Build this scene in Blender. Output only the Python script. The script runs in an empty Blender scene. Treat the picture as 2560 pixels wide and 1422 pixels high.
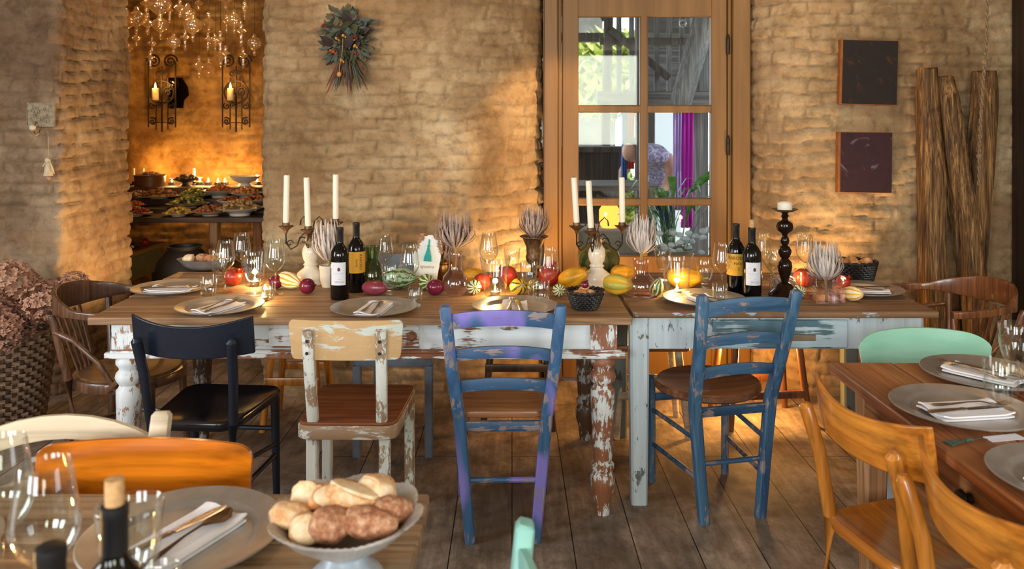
import bpy, bmesh, math, random
import numpy as np
from mathutils import Vector, Matrix
S = bpy.context.scene
COL = S.collection
PI = math.pi
def hexc(h, a=1.0):
    h = h.lstrip('#'); r = []
    for i in (0, 2, 4):
        c = int(h[i:i+2], 16)/255
        r.append(c/12.92 if c <= .04045 else ((c+.055)/1.055)**2.4)
    return (*r, a)
# ------------------------------------------------------------------ camera, world, light, exposure
EYE = 1.475          # camera height; horizon sits at row 312 of 1422
FPX, HOR = 2000.0, 312.0
cam = bpy.data.objects.new('camera', bpy.data.cameras.new('camera'))
COL.objects.link(cam)
cam.location = (0, 0, EYE); cam.rotation_euler = (PI/2, 0, 0)
cam.data.sensor_width = 36; cam.data.lens = 36*FPX/2560
cam.data.shift_y = -(711-HOR)/2560
cam.data.clip_start = .05
cam.data.dof.use_dof = True; cam.data.dof.focus_distance = 3.15; cam.data.dof.aperture_fstop = 4.5
S.camera = cam
S.view_settings.view_transform = 'Standard'; S.view_settings.look = 'None'
S.view_settings.gamma = 1; S.view_settings.use_curve_mapping = False
S.view_settings.exposure = 0.45
S.cycles.transparent_max_bounces = 32
S.cycles.max_bounces = 8
S.cycles.sample_clamp_indirect = 4.0
w = bpy.data.worlds.new('world'); S.world = w; w.use_nodes = True
w.node_tree.nodes['Background'].inputs[0].default_value = (.80, .90, 1.0, 1)
w.node_tree.nodes['Background'].inputs[1].default_value = 3.0
def area(name, loc, rot, sx, sy, energy, color, parent=None):
    l = bpy.data.lights.new(name, 'AREA'); l.shape = 'RECTANGLE'; l.size = sx; l.size_y = sy
    l.energy = energy; l.color = color
    o = bpy.data.objects.new(name, l); COL.objects.link(o); o.location = loc; o.rotation_euler = rot
    return o
def point(name, loc, energy, color, r=.02, parent=None):
    l = bpy.data.lights.new(name, 'POINT'); l.energy = energy; l.color = color; l.shadow_soft_size = r
    o = bpy.data.objects.new(name, l); COL.objects.link(o); o.location = loc
    if parent: o.parent = parent
    return o
def spot(name, loc, target, energy, color, angle, r=.03, blend=.6):
    l = bpy.data.lights.new(name, 'SPOT'); l.energy = energy; l.color = color; l.shadow_soft_size = r
    l.spot_size = math.radians(angle); l.spot_blend = blend
    o = bpy.data.objects.new(name, l); COL.objects.link(o); o.location = loc
    o.rotation_euler = (Vector(target)-Vector(loc)).to_track_quat('-Z', 'Y').to_euler()
    return o
DAY = (.90, .95, 1.0)
# added area lights before solid walls, for assumed windows behind and beside the camera
for x, sx, c in ((-2.9, 1.2, DAY), (-1.0, 1.2, DAY), (1.42, .95, (.93, .98, .80))):  # last light tinted yellow-green for its reflection in the door pane
    area('assumed_window_light', (x, -2.9, 1.85), (PI/2, 0, 0), sx, 1.35, 92 if x < 1 else 55, c)
area('assumed_window_light', (-3.9, 1.2, 1.7), (PI/2, 0, -PI/2), 1.2, 1.5, 58, DAY)
area('assumed_window_light', (2.9, .4, 1.8), (PI/2, 0, PI/2), 1.2, 1.4, 30, DAY)
WARM = (1.0, .62, .27)
ORANGE = (1.0, .50, .12)
# assumed, unseen warm wall washers low behind the tables, beside the garden door
spot('assumed_floor_uplight', (.10, 4.10, .20), (.10, 4.50, 2.0), 85, WARM, 75, .04)
spot('assumed_floor_uplight', (1.62, 4.12, .30), (1.60, 4.42, 2.0), 55, WARM, 80, .04)
spot('splay_fill_spot', (.95, 4.05, 2.5), (.10, 4.50, 1.35), 100, WARM, 34, .03)  # unseen spot added above the door to brighten the left splay
point('assumed_floor_light', (1.15, 4.05, .30), 13, ORANGE, .05)  # unseen lamps assumed from the orange light on floor and door
point('assumed_floor_light', (.62, 4.2, .55), 8, ORANGE, .05)
spot('assumed_arch_uplight', (-1.50, 4.62, .35), (-2.45, 4.72, 1.45), 75, WARM, 100, .05)  # unseen lamp assumed from the warm light on the arch reveal
# unseen warm lights added near the ceiling to warm the back wall
point('wall_fill_point', (-.9, 3.6, 2.46), 7, (1, .68, .36), .08)
point('wall_fill_point', (1.5, 3.7, 2.46), 6.5, (1, .68, .36), .08)
# buffet room
for x, y, z, e in ((-2.25, 6.72, 1.08, 3.6), (-2.65, 6.72, 1.08, 3.6), (-3.05, 6.72, 1.10, 3.4), (-2.5, 6.05, 1.25, 1.6), (-1.75, 6.3, .45, 1.5)):
    point('buffet_candle_light', (x, y, z), e, ORANGE, .05)

# ------------------------------------------------------------------ mesh helpers
def fr(path, i):
    a = path[max(i-1, 0)]; b = path[min(i+1, len(path)-1)]
    t = (b-a)
    return t.normalized() if t.length > 1e-9 else Vector((0, 0, 1))
class M:
    def __init__(s): s.v = []; s.f = []
    def add(s, vs, fs, mx=None):
        n = len(s.v)
        s.v += [tuple(mx @ Vector(p)) if mx else tuple(p) for p in vs]
        s.f += [tuple(n+i for i in f) for f in fs]
        return s
    def box(s, x0, x1, y0, y1, z0, z1, mx=None):
        vs = [(x, y, z) for z in (z0, z1) for y in (y0, y1) for x in (x0, x1)]
        return s.add(vs, [(0,2,3,1),(4,5,7,6),(0,1,5,4),(2,6,7,3),(0,4,6,2),(1,3,7,5)], mx)
    def sweep(s, path, sizes, n=10, kind='round', up=(0,0,1), mx=None, cap=True):
        path = [Vector(p) for p in path]; up = Vector(up)
        if not isinstance(sizes, list): sizes = [sizes]*len(path)
        vs = []; 
        if kind == 'round': ring = [(math.cos(2*PI*k/n)/2, math.sin(2*PI*k/n)/2) for k in range(n)]
        else:
            c = .38; ring = [(.5,-c),(.5,c),(c,.5),(-c,.5),(-.5,c),(-.5,-c),(-c,-.5),(c,-.5)]; n = 8
        for i, p in enumerate(path):
            t = fr(path, i); sd = t.cross(up)
            if sd.length < 1e-4: sd = t.cross(Vector((0,1,0)))
            sd.normalize(); u = sd.cross(t).normalized()
            z = sizes[i]; wv, hv = (z if isinstance(z, tuple) else (z, z))
            for a, b in ring: 
                vs.append(p+sd*a*wv+u*b*hv)
        fs = [(i*n+k, i*n+(k+1)%n, (i+1)*n+(k+1)%n, (i+1)*n+k) for i in range(len(path)-1) for k in range(n)]
        if cap:
            fs.append(tuple(range(n-1, -1, -1))); m = (len(path)-1)*n; fs.append(tuple(m+k for k in range(n)))
        return s.add(vs, fs, mx)
    def lathe(s, prof, n=28, mod=None, mx=None):
        vs = []
        for i, (r, z) in enumerate(prof):
            for k in range(n):
                th = 2*PI*k/n; q = (1, 0) if mod is None else mod(th, r, z)
                rr = max(r, 1e-5)*q[0]
                vs.append((rr*math.cos(th), rr*math.sin(th), z+q[1]))
        fs = [(i*n+k, i*n+(k+1)%n, (i+1)*n+(k+1)%n, (i+1)*n+k) for i in range(len(prof)-1) for k in range(n)]
        if prof[0][0] > 2e-4 and prof[0][0] != prof[-1][0]: fs.append(tuple(range(n-1, -1, -1)))
        if prof[-1][0] > 2e-4 and prof[0][0] != prof[-1][0]: m = (len(prof)-1)*n; fs.append(tuple(m+k for k in range(n)))
        return s.add(vs, fs, mx)
    def slab(s, out, z0, z1, r=.004, dish=0, mx=None):
        n = len(out); cx = sum(p[0] for p in out)/n; cy = sum(p[1] for p in out)/n
        R = max(math.hypot(p[0]-cx, p[1]-cy) for p in out)
        vs = []; lay = [(1-r/R, z0), (1, z0+r), (1, z1-r), (1-r/R, z1), (.8, z1-dish*.6), (.45, z1-dish), (.1, z1-dish)]
        for k, z in lay: vs += [(cx+(x-cx)*k, cy+(y-cy)*k, z) for x, y in out]
        fs = [(i*n+k, i*n+(k+1)%n, (i+1)*n+(k+1)%n, (i+1)*n+k) for i in range(len(lay)-1) for k in range(n)]
        fs.append(tuple(range(n-1, -1, -1))); m = (len(lay)-1)*n; fs.append(tuple(m+k for k in range(n)))
        return s.add(vs, fs, mx)
    def blob(s, rx, ry, rz, seed=0, amp=.1, nu=20, nv=12, fq=2.2, mx=None):
        rnd = random.Random(seed); ph = [[rnd.uniform(0, 6.28) for _ in range(3)]+[rnd.uniform(.6, 1.4) for _ in range(3)] for _ in range(5)]
        vs = []
        for j in range(nv+1):
            a = PI*j/nv
            for i in range(nu):
                b = 2*PI*i/nu; d = Vector((math.sin(a)*math.cos(b), math.sin(a)*math.sin(b), math.cos(a)))
                q = sum(math.sin(fq*p[3]*(k+1)*.8*d.x+p[0])*math.sin(fq*p[4]*(k+1)*.8*d.y+p[1])*math.sin(fq*p[5]*(k+1)*.8*d.z+p[2])/(1+.5*k) for k, p in enumerate(ph))
                g = 1+amp*q
                vs.append((d.x*rx*g, d.y*ry*g, d.z*rz*g))
        fs = [(j*nu+i, (j+1)*nu+i, (j+1)*nu+(i+1)%nu, j*nu+(i+1)%nu) for j in range(nv) for i in range(nu)]
        return s.add(vs, fs, mx)
    def build(s, name, mat, parent=None, loc=None, rot=None, bevel=0, angle=40, clean=True, solid=0):
        me = bpy.data.meshes.new(name); me.from_pydata(s.v, [], s.f)
        if clean:
            bm = bmesh.new(); bm.from_mesh(me); bmesh.ops.remove_doubles(bm, verts=bm.verts, dist=2e-5)
            bmesh.ops.recalc_face_normals(bm, faces=bm.faces); bm.to_mesh(me); bm.free()
        me.materials.append(mat)
        me.shade_smooth()
        me.set_sharp_from_angle(angle=math.radians(angle))
        o = bpy.data.objects.new(name, me); COL.objects.link(o)
        if parent: o.parent = parent
        if loc: o.location = loc
        if rot: o.rotation_euler = rot
        if bevel:
            b = o.modifiers.new('bevel', 'BEVEL'); b.width = bevel; b.segments = 2; b.limit_method = 'ANGLE'
        return o
def tag(o, label, cat, group=None):
    o['label'] = label; o['category'] = cat
    if group: o['group'] = group
    return o
def thing(name, label, cat, loc=(0,0,0), rz=0, group=None, sc=1):
    o = bpy.data.objects.new(name, None); COL.objects.link(o); o.empty_display_size = .05
    o.location = loc; o.rotation_euler = (0, 0, rz); o.scale = (sc, sc, sc)
    return tag(o, label, cat, group)
def struct(o): o['kind'] = 'structure'; return o
def dup(root, loc, rz=None, label=None, group=None, rot=None, sc=None):
    r = root.copy(); COL.objects.link(r); r.location = loc
    if rz is not None: r.rotation_euler = (0, 0, rz)
    if rot: r.rotation_euler = rot
    if sc: r.scale = (sc, sc, sc)
    if label: r['label'] = label
    if group: r['group'] = group
    kids = [o for o in COL.objects if o.parent == root]
    for ch in kids:
        c = ch.copy(); COL.objects.link(c); c.parent = r
        for g in [o for o in COL.objects if o.parent == ch]:
            d = g.copy(); COL.objects.link(d); d.parent = c
    return r
def at(px, py, z=.76):
    """point of the horizontal plane z that the photo shows at column px, row py"""
    Y = FPX*(EYE-z)/(py-HOR); return ((px-1280)*Y/FPX, Y)
def wx(px, Y): return (px-1280)*Y/FPX
def wz(py, Y): return EYE-(py-HOR)*Y/FPX
def text_mesh(body, size):
    cu = bpy.data.curves.new('lettering', 'FONT'); cu.body = body; cu.size = size; cu.align_x = 'CENTER'; cu.align_y = 'CENTER'
    ob = bpy.data.objects.new('lettering', cu); COL.objects.link(ob)
    dg = bpy.context.evaluated_depsgraph_get(); dg.update()
    me = bpy.data.meshes.new_from_object(ob.evaluated_get(dg))
    vs = [tuple(v.co) for v in me.vertices]; fs = [tuple(p.vertices) for p in me.polygons]
    bpy.data.objects.remove(ob); bpy.data.curves.remove(cu); bpy.data.meshes.remove(me)
    return vs, fs
# ------------------------------------------------------------------ material helpers
def newmat(name):
    m = bpy.data.materials.new(name); m.use_nodes = True; nt = m.node_tree
    return m, nt, nt.nodes['Principled BSDF']
def nd(nt, typ, ins=None, **props):
    n = nt.nodes.new('ShaderNode'+typ)
    for k, v in props.items(): setattr(n, k, v)
    for k, v in (ins or {}).items():
        if isinstance(v, bpy.types.NodeSocket): nt.links.new(v, n.inputs[k])
        else: n.inputs[k].default_value = v
    return n
def ramp(nt, fac, stops, interp='LINEAR'):
    r = nt.nodes.new('ShaderNodeValToRGB'); nt.links.new(fac, r.inputs[0]); cr = r.color_ramp; cr.interpolation = interp
    while len(cr.elements) < len(stops): cr.elements.new(.5)
    for e, (p, c) in zip(cr.elements, stops):
        e.position = p; e.color = hexc(c) if isinstance(c, str) else ((c,c,c,1) if isinstance(c, (int, float)) else c)
    return r.outputs[0]
def mixc(nt, fac, a, b, mode='MIX'):
    n = nt.nodes.new('ShaderNodeMix'); n.data_type = 'RGBA'; n.blend_type = mode
    for i, v in ((0, fac), (6, a), (7, b)):
        if isinstance(v, bpy.types.NodeSocket): nt.links.new(v, n.inputs[i])
        else: n.inputs[i].default_value = hexc(v) if isinstance(v, str) else v
    return n.outputs[2]
def coords(nt, scale=(1,1,1), rot=(0,0,0), kind='Object'):
    tc = nd(nt, 'TexCoord'); return nd(nt, 'Mapping', {'Vector': tc.outputs[kind], 'Scale': scale, 'Rotation': rot}).outputs[0]
def noise(nt, vec, scale=5, detail=4, rough=.55, dist=0):
    return nd(nt, 'TexNoise', {'Vector': vec, 'Scale': scale, 'Detail': detail, 'Roughness': rough, 'Distortion': dist}).outputs[0]
def bump(nt, b, h, strength=.3, dist=.005):
    n = nd(nt, 'Bump', {'Height': h, 'Strength': strength, 'Distance': dist}); nt.links.new(n.outputs[0], b.inputs['Normal'])
def col(nt, b, sock): nt.links.new(sock, b.inputs['Base Color'])
AX = {'x': (.06, 1, 1), 'y': (1, .06, 1), 'z': (1, 1, .06)}
def plain(name, c, rough=.5, metal=0, var=.12, scale=25, bmp=.1, **kw):
    m, nt, b = newmat(name); v = coords(nt); n = noise(nt, v, scale, 4)
    c0 = hexc(c); d = tuple(x*(1-var*2) for x in c0[:3])+(1,); u = tuple(min(1, x*(1+var)) for x in c0[:3])+(1,)
    col(nt, b, ramp(nt, n, [(.3, d), (.7, u)])); b.inputs['Roughness'].default_value = rough; b.inputs['Metallic'].default_value = metal
    if bmp: bump(nt, b, n, bmp, .002)
    for k, vv in kw.items(): b.inputs[k.replace('_', ' ')].default_value = vv
    return m
def wood(name, c1, c2, c3, axis='x', scale=18, rough=.55, bmp=.35, coat=0, wear=None, fib=.55):
    m, nt, b = newmat(name); ax = AX[axis]
    v = coords(nt, ax); n = noise(nt, v, scale, 5, .6, 1.2); f = noise(nt, coords(nt, tuple(.02/.06*a if a < 1 else a for a in ax)), scale*7, 3, .6)
    c = ramp(nt, n, [(.30, c1), (.5, c2), (.68, c3)])
    c = mixc(nt, fib, c, ramp(nt, f, [(.32, '#3a2c20'), (.62, '#ffffff')]), 'MULTIPLY')
    if wear: c = mixc(nt, ramp(nt, noise(nt, coords(nt), 5, 5, .6), [(.5, 0.0), (.62, 1.0)]), c, wear)
    col(nt, b, c); b.inputs['Roughness'].default_value = rough; b.inputs['Coat Weight'].default_value = coat; b.inputs['Coat Roughness'].default_value = .15
    bump(nt, b, mixc(nt, .5, n, f), bmp, .003); return m
def peel(name, paint, paint2, under, under2, amount=.5, axis='z', scale=14, rough=.6, grain=.1, second=None, sa=.6, bmp=.5):
    """worn paint over wood: amount = share of bare wood"""
    m, nt, b = newmat(name); ax = tuple(grain if a < 1 else a for a in AX[axis])
    v = coords(nt, ax); n1 = noise(nt, v, scale*2.2, 6, .72, .5); big = noise(nt, coords(nt), scale*.35, 3)
    s = nd(nt, 'Math', {0: n1, 1: big}, operation='ADD').outputs[0]; s = nd(nt, 'Math', {0: s, 1: .5}, operation='MULTIPLY').outputs[0]
    mask = ramp(nt, s, [(.36+.28*amount-.012, 1.0), (.36+.28*amount+.012, 0.0)])
    pc = mixc(nt, ramp(nt, noise(nt, coords(nt, AX[axis]), scale*1.5, 4), [(.35, 0.0), (.65, 1.0)]), paint, paint2)
    if second: pc = mixc(nt, ramp(nt, noise(nt, coords(nt, (1, 1, .5)), 4.2, 2), [(sa-.03, 0.0), (sa+.03, 1.0)]), pc, second)
    uc = mixc(nt, noise(nt, v, scale*3, 4), under, under2)
    col(nt, b, mixc(nt, mask, pc, uc)); b.inputs['Roughness'].default_value = rough
    bump(nt, b, mixc(nt, .7, n1, ramp(nt, mask, [(0, 1.0), (1, 0.0)])), bmp, .003); return m
def glassmat(name, tint='#fbfdfc', ior=1.45, rough=.02, body=0.0, bodyc='#cfd8d8'):
    """thin clear glass: what is behind shows through, the rest mirrors by Fresnel"""
    m = bpy.data.materials.new(name); m.use_nodes = True; nt = m.node_tree; nt.nodes.clear()
    tr = nd(nt, 'BsdfTransparent', {'Color': hexc(tint)}); gl = nd(nt, 'BsdfGlossy', {'Roughness': rough, 'Color': (1,1,1,1)})
    lw = nd(nt, 'LayerWeight', {'Blend': .5})
    edge = nd(nt, 'Math', {0: lw.outputs['Facing'], 1: 3.0}, operation='POWER').outputs[0]
    fac = nd(nt, 'Math', {0: edge, 1: .7, 2: (ior-1)*.09}, operation='MULTIPLY_ADD').outputs[0]
    mx = nd(nt, 'MixShader', {0: fac, 1: tr.outputs[0], 2: gl.outputs[0]}); out = mx.outputs[0]
    if body:
        df = nd(nt, 'BsdfDiffuse', {'Color': hexc(bodyc)}); out = nd(nt, 'MixShader', {0: body, 1: out, 2: df.outputs[0]}).outputs[0]
    o = nd(nt, 'OutputMaterial'); nt.links.new(out, o.inputs[0]); return m
def emis(name, c, s):
    m = bpy.data.materials.new(name); m.use_nodes = True; nt = m.node_tree; nt.nodes.clear()
    e = nd(nt, 'Emission', {'Color': hexc(c), 'Strength': s}); o = nd(nt, 'OutputMaterial'); nt.links.new(e.outputs[0], o.inputs[0]); return m
# ------------------------------------------------------------------ materials
def wallmat(name, a, b_, c_, d_):
    m, nt, b = newmat(name); v = coords(nt)
    n = noise(nt, v, 2.2, 6, .65, .3); n2 = noise(nt, v, 14, 5, .7); n3 = noise(nt, v, 70, 4, .7)
    c = ramp(nt, n, [(.28, a), (.46, b_), (.58, c_), (.74, d_)])
    c = mixc(nt, .5, c, ramp(nt, n2, [(.32, '#94744f'), (.54, '#ffffff')]), 'MULTIPLY')
    c = mixc(nt, .35, c, ramp(nt, noise(nt, v, 1.1, 3, .6, .5), [(.38, '#8c7050'), (.56, '#ffffff')]), 'MULTIPLY')
    at_ = nd(nt, 'Attribute', attribute_name='joint').outputs['Fac']
    c = mixc(nt, nd(nt, 'Math', {0: at_, 1: .55}, operation='MULTIPLY').outputs[0], c, '#5f4c33')
    rb = nd(nt, 'Attribute', attribute_name='brick').outputs['Fac']
    c = mixc(nt, ramp(nt, rb, [(.0, .32), (.35, 0.0)]), c, '#8a6a4a')
    col(nt, b, c); b.inputs['Roughness'].default_value = .93; b.inputs['Specular IOR Level'].default_value = .15
    bump(nt, b, mixc(nt, .35, n2, n3), .75, .008); return m
BRICK = wallmat('limewashed_brick', '#826a4c', '#a38966', '#b69e7a', '#c9b694')
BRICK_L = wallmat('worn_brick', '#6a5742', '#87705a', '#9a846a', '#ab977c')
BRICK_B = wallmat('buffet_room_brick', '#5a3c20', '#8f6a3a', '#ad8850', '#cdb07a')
def floormat():
    m, nt, b = newmat('old_floorboards'); tc = nd(nt, 'TexCoord').outputs['Object']
    mp = nd(nt, 'Mapping', {'Vector': tc, 'Rotation': (0, 0, PI/2)}).outputs[0]
    br = nd(nt, 'TexBrick', {'Vector': mp, 'Color1': (0,0,0,1), 'Color2': (1,1,1,1), 'Mortar': (.5,.5,.5,1), 'Scale': 1, 'Mortar Size': .0022, 'Mortar Smooth': .1, 'Brick Width': 2.6, 'Row Height': .215}, offset=.37)
    n = noise(nt, coords(nt, (1, .12, 1)), 22, 6, .7, .6); st = noise(nt, coords(nt, (1, .7, 1)), 2.6, 6, .7, .4); sp = noise(nt, coords(nt), 11, 6, .75)
    c = ramp(nt, n, [(.25, '#7a6c60'), (.5, '#a59585'), (.75, '#cdbcaa')])
    c = mixc(nt, ramp(nt, br.outputs['Color'], [(0, 0.0), (1, .4)]), c, '#6a584a')
    c = mixc(nt, ramp(nt, st, [(.40, .70), (.58, 0.0)]), c, '#423830')
    c = mixc(nt, ramp(nt, sp, [(.36, .45), (.52, 0.0)]), c, '#362b24')
    c = mixc(nt, br.outputs['Fac'], c, '#0c0907')
    col(nt, b, c); b.inputs['Roughness'].default_value = .62; nt.links.new(ramp(nt, sp, [(.3, .60), (.7, .85)]), b.inputs['Roughness'])
    bump(nt, b, mixc(nt, br.outputs['Fac'], n, (0,0,0,1)), .4, .004); return m
FLOOR = floormat()
DOORW = wood('ochre_painted_door', '#6c4c20', '#775526', '#825f2e', 'z', 7, .5, .10, fib=.12)
TOP_L = wood('weathered_table_top', '#7d5a3c', '#a17a54', '#b8926a', 'x', 16, .62, .5, .05)
TOP_R = wood('grey_brown_table_top', '#6d4e35', '#8e6a49', '#a88460', 'x', 16, .62, .5, .05)
TOP_D = wood('pine_table_top', '#7c4a26', '#a9683a', '#c08650', 'y', 12, .42, .5, .1)
PINE = wood('bare_pine_apron', '#84532f', '#a8703f', '#bd8a58', 'y', 12, .5, .6)
PINE_Z = wood('bare_pine_leg', '#94673f', '#b5875a', '#c9a077', 'z', 12, .5, .5)
WHITE_AP = peel('white_flaking_apron', '#dde4e6', '#ccd6dc', '#8a5a3c', '#6e4028', .17, 'x', 24, .5, .12)
WHITE_BOARD = peel('white_weathered_drawer_board', '#dfe3e2', '#d3dade', '#8f5c3c', '#754629', .48, 'x', 26, .55, .04)
WHITE_LEG = peel('white_flaking_leg', '#dde2e2', '#cdd6da', '#a87850', '#8a5636', .36, 'z', 30, .5, .25)
RED_LEG = peel('white_over_red_brown_leg', '#dfe2e0', '#ced6d8', '#7c4430', '#9c6a44', .58, 'z', 36, .5, .25)
DARK_LEG = peel('dark_brown_flaking_leg', '#b5b2aa', '#9aa0a0', '#5e4430', '#45301f', .60, 'z', 34, .5, .25)
GREY_W = peel('pale_blue_grey_paint', '#c4d0d6', '#b4c3cb', '#6f6f68', '#54605f', .20, 'z', 32, .5, .35)
GREY_D = peel('dull_green_grey_paint', '#78817b', '#69736f', '#54483a', '#3f382d', .22, 'z', 14, .6, .3)
BLUE_DR = peel('blue_green_worn_drawer', '#b8ccd2', '#9fb9c4', '#5a7884', '#42606c', .50, 'x', 15, .55, .06, bmp=.7)
BLUE = peel('dark_blue_worn_paint', '#274b6b', '#48708f', '#9b9492', '#74707c', .32, 'z', 24, .5, .12)
BLUE_X = peel('dark_blue_worn_rail', '#254866', '#42688a', '#9b9492', '#75605e', .30, 'x', 24, .5, .12)
PURP = peel('blue_and_lilac_worn_paint', '#2c5076', '#3c6690', '#9b8a86', '#75707c', .34, 'z', 26, .5, .08, '#7a70bc', .56)
PURP_X = peel('blue_and_lilac_worn_rail', '#2c5076', '#355c82', '#9b8a86', '#75707c', .30, 'x', 26, .5, .08, '#786cbc', .57)
BLACKP = plain('blue_black_lacquer', '#141b28', .32, var=.06, bmp=.03)
BLACKG = plain('black_gloss_seat', '#0d1016', .16, var=.06, bmp=.02)
CREAM_Z = peel('cream_white_peeled_post', '#d9dbd3', '#c4cac6', '#a58c74', '#8a7058', .36, 'z', 30, .55, .3)
CREAM_X = peel('cream_white_peeled_rail', '#dcdcd6', '#c9cdca', '#ab8f72', '#937658', .50, 'x', 10, .55, .3)
PLY = peel('bare_plywood_with_paint_scraps', '#cdd3ca', '#b9c2b8', '#c6a477', '#b5905f', .64, 'x', 11, .5, .30, bmp=.2)
SEAT_BR = wood('red_brown_seat', '#7a4424', '#93552e', '#a56238', 'x', 7, .38, .12, .2)
SEAT_WD = wood('worn_brown_seat', '#4a2e20', '#7c4e34', '#9a6a4a', 'x', 10, .35, .3, .3)
SEAT_LT = wood('light_brown_plank_seat', '#7a4a2e', '#a56f48', '#c08c60', 'x', 14, .4, .4, .2)
HONEY = wood('honey_lacquered_beech', '#c4741f', '#d5842a', '#e0943a', 'z', 6, .28, .08, .4)
HONEY_X = wood('honey_lacquered_back', '#bf6e20', '#d18028', '#de9034', 'x', 6, .28, .08, .4)
ORNG = wood('orange_varnished_plywood', '#c0640f', '#d27414', '#df841e', 'x', 5, .16, .05, .8)
BEECH = wood('pale_raw_beech', '#c9b596', '#d6c4a6', '#e0d0b5', 'x', 5, .5, .08)
MINT = peel('mint_green_paint', '#9fd0b8', '#88c0a6', '#b8935c', '#a07c4a', .12, 'x', 12, .45, .4, bmp=.2)
TEAL = peel('turquoise_paint_with_red_scratches', '#8fc4b8', '#7db5ac', '#a5482e', '#b96048', .17, 'z', 9, .45, .2)
BENT = wood('dark_bentwood', '#38241a', '#5b3c28', '#77533a', 'z', 12, .35, .2, .3)
BENT_S = wood('bentwood_seat', '#5a3c22', '#7a5632', '#94703f', 'y', 10, .35, .2, .3)
BENT_R = wood('red_brown_bentwood', '#54301c', '#7c4a2a', '#985f38', 'z', 10, .3, .2, .4)
DARKW = wood('almost_black_wood', '#1c130d', '#2a1c13', '#3a281b', 'z', 8, .5, .2)
GREYCH = plain('grey_blue_chair_paint', '#6c7584', .5, var=.1)
DRIFT = wood('cracked_oak_timber', '#2c1c10', '#7d5930', '#c0935a', 'z', 34, .8, 1.0, fib=.9)
PEWTER = plain('pewter', '#bcb8b4', .38, .80, .12, 14, .08)
STEEL = plain('table_steel', '#b9b2ab', .22, 1, .08, 30, .02)
BRONZE = plain('aged_brown_cutlery', '#54402f', .35, .9, .1, 30, .03)
LINEN = plain('white_linen', '#e9e6ea', .85, 0, .03, 60, .15)
GLASS = glassmat('clear_glass')
PANE = glassmat('window_pane', '#f8fbfb', 1.22)
GLASS_P = glassmat('lilac_tinted_glass', '#f9f3f4')
GLASS_T = glassmat('tinted_bottle_glass', '#ece6dc')
BOTTLE = plain('black_green_bottle_glass', '#07090a', .06, 0, .02, 10, 0)
CAPS = plain('matt_black_capsule', '#14161a', .45, 0, .05)
LABELW = plain('white_paper_label', '#d5d5db', .7, 0, .02)
LABELY = plain('yellow_paper_label', '#d49a26', .7, 0, .05)
INK = plain('black_ink', '#1c1a1a', .7, 0, 0, 10, 0)
INKG = plain('grey_ink', '#8a8a90', .7, 0, 0, 10, 0)
INKR = plain('rust_ink', '#a5533a', .7, 0, 0, 10, 0)
CORK = plain('cork', '#c49a68', .85, 0, .12, 120, .2)
CORKR = plain('wine_stained_cork', '#5d2436', .85, 0, .1, 120, .2)
WAX = plain('ivory_wax', '#ece4d0', .45, 0, .02, 12, .03, Subsurface_Weight=.15)
WAXLIT = plain('warm_lit_wax', '#f2d8a0', .5, 0, .02, 12, .02, Subsurface_Weight=.3)
FLAME = emis('candle_flame', '#ffd27a', 30)
CERAM = plain('cream_glazed_ceramic', '#ded6c4', .18, 0, .05, 9, .03)
IRON = plain('dark_wrought_iron', '#3d332c', .5, .7, .25, 40, .4)
RUSTY = plain('rusty_gilt_metal', '#7a5c40', .5, .6, .35, 60, .6)
GOLD = plain('aged_brass', '#a8763a', .3, .9, .15, 30, .2)
BLACKGL = plain('dark_turned_glass', '#22150f', .10, .2, .2, 40, .2)
WICKD = plain('black_wicker', '#1f1b1a', .45, 0, .3, 60, .5)
WICKB = wood('brown_willow', '#4d3a2a', '#705640', '#8f745a', 'x', 30, .7, .4)
BRACT = plain('dried_pink_bract', '#b39a8c', .75, 0, .25, 30, .2)
BRACTW = plain('pale_dried_bract', '#cfc2b8', .75, 0, .16, 30, .2)
BRACTC = plain('grey_flower_core', '#93887a', .85, 0, .2, 80, .6)
def bread(name, a, b_, c_, sc=30):
    m, nt, b = newmat(name); n = noise(nt, coords(nt), sc, 5, .7)
    col(nt, b, ramp(nt, n, [(.3, a), (.5, b_), (.7, c_)])); b.inputs['Roughness'].default_value = .85; bump(nt, b, n, .7, .004); return m
CRUST = bread('golden_bread_crust', '#9a5424', '#c98a4e', '#ecc79a', 45)
CRUMB = bread('pale_bread_crumb', '#cda878', '#e6cba2', '#f3e2c6', 60)
RYE = bread('dark_seeded_crust', '#7a452c', '#b27a58', '#e0bb98', 70)
def striped(name, base, stripe, n, w=.2, warp=.6, rough=.35, mot=None):
    m, nt, b = newmat(name); tc = nd(nt, 'TexCoord').outputs['Object']; sx = nd(nt, 'SeparateXYZ', {0: tc})
    a = nd(nt, 'Math', {0: sx.outputs[1], 1: sx.outputs[0]}, operation='ARCTAN2').outputs[0]
    nz = noise(nt, tc, 40, 3); a = nd(nt, 'Math', {0: a, 1: nd(nt, 'Math', {0: nz, 1: warp}, operation='MULTIPLY').outputs[0]}, operation='ADD').outputs[0]
    s = nd(nt, 'Math', {0: nd(nt, 'Math', {0: a, 1: float(n)}, operation='MULTIPLY').outputs[0]}, operation='SINE').outputs[0]
    f = ramp(nt, s, [(w, 1.0), (min(w+.12, 1), 0.0)])
    c = mixc(nt, f, base, stripe)
    if mot: c = mixc(nt, ramp(nt, noise(nt, tc, 18, 3), [(.45, 0.0), (.6, .8)]), c, mot)
    col(nt, b, c); b.inputs['Roughness'].default_value = rough; bump(nt, b, nz, .15, .002); return m
G_STRIPE = striped('green_cream_striped_rind', '#2c4a26', '#e6dca8', 10, .35)
G_STRIPE2 = striped('yellow_green_striped_rind', '#2f4824', '#d9a62c', 7, .42)
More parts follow.
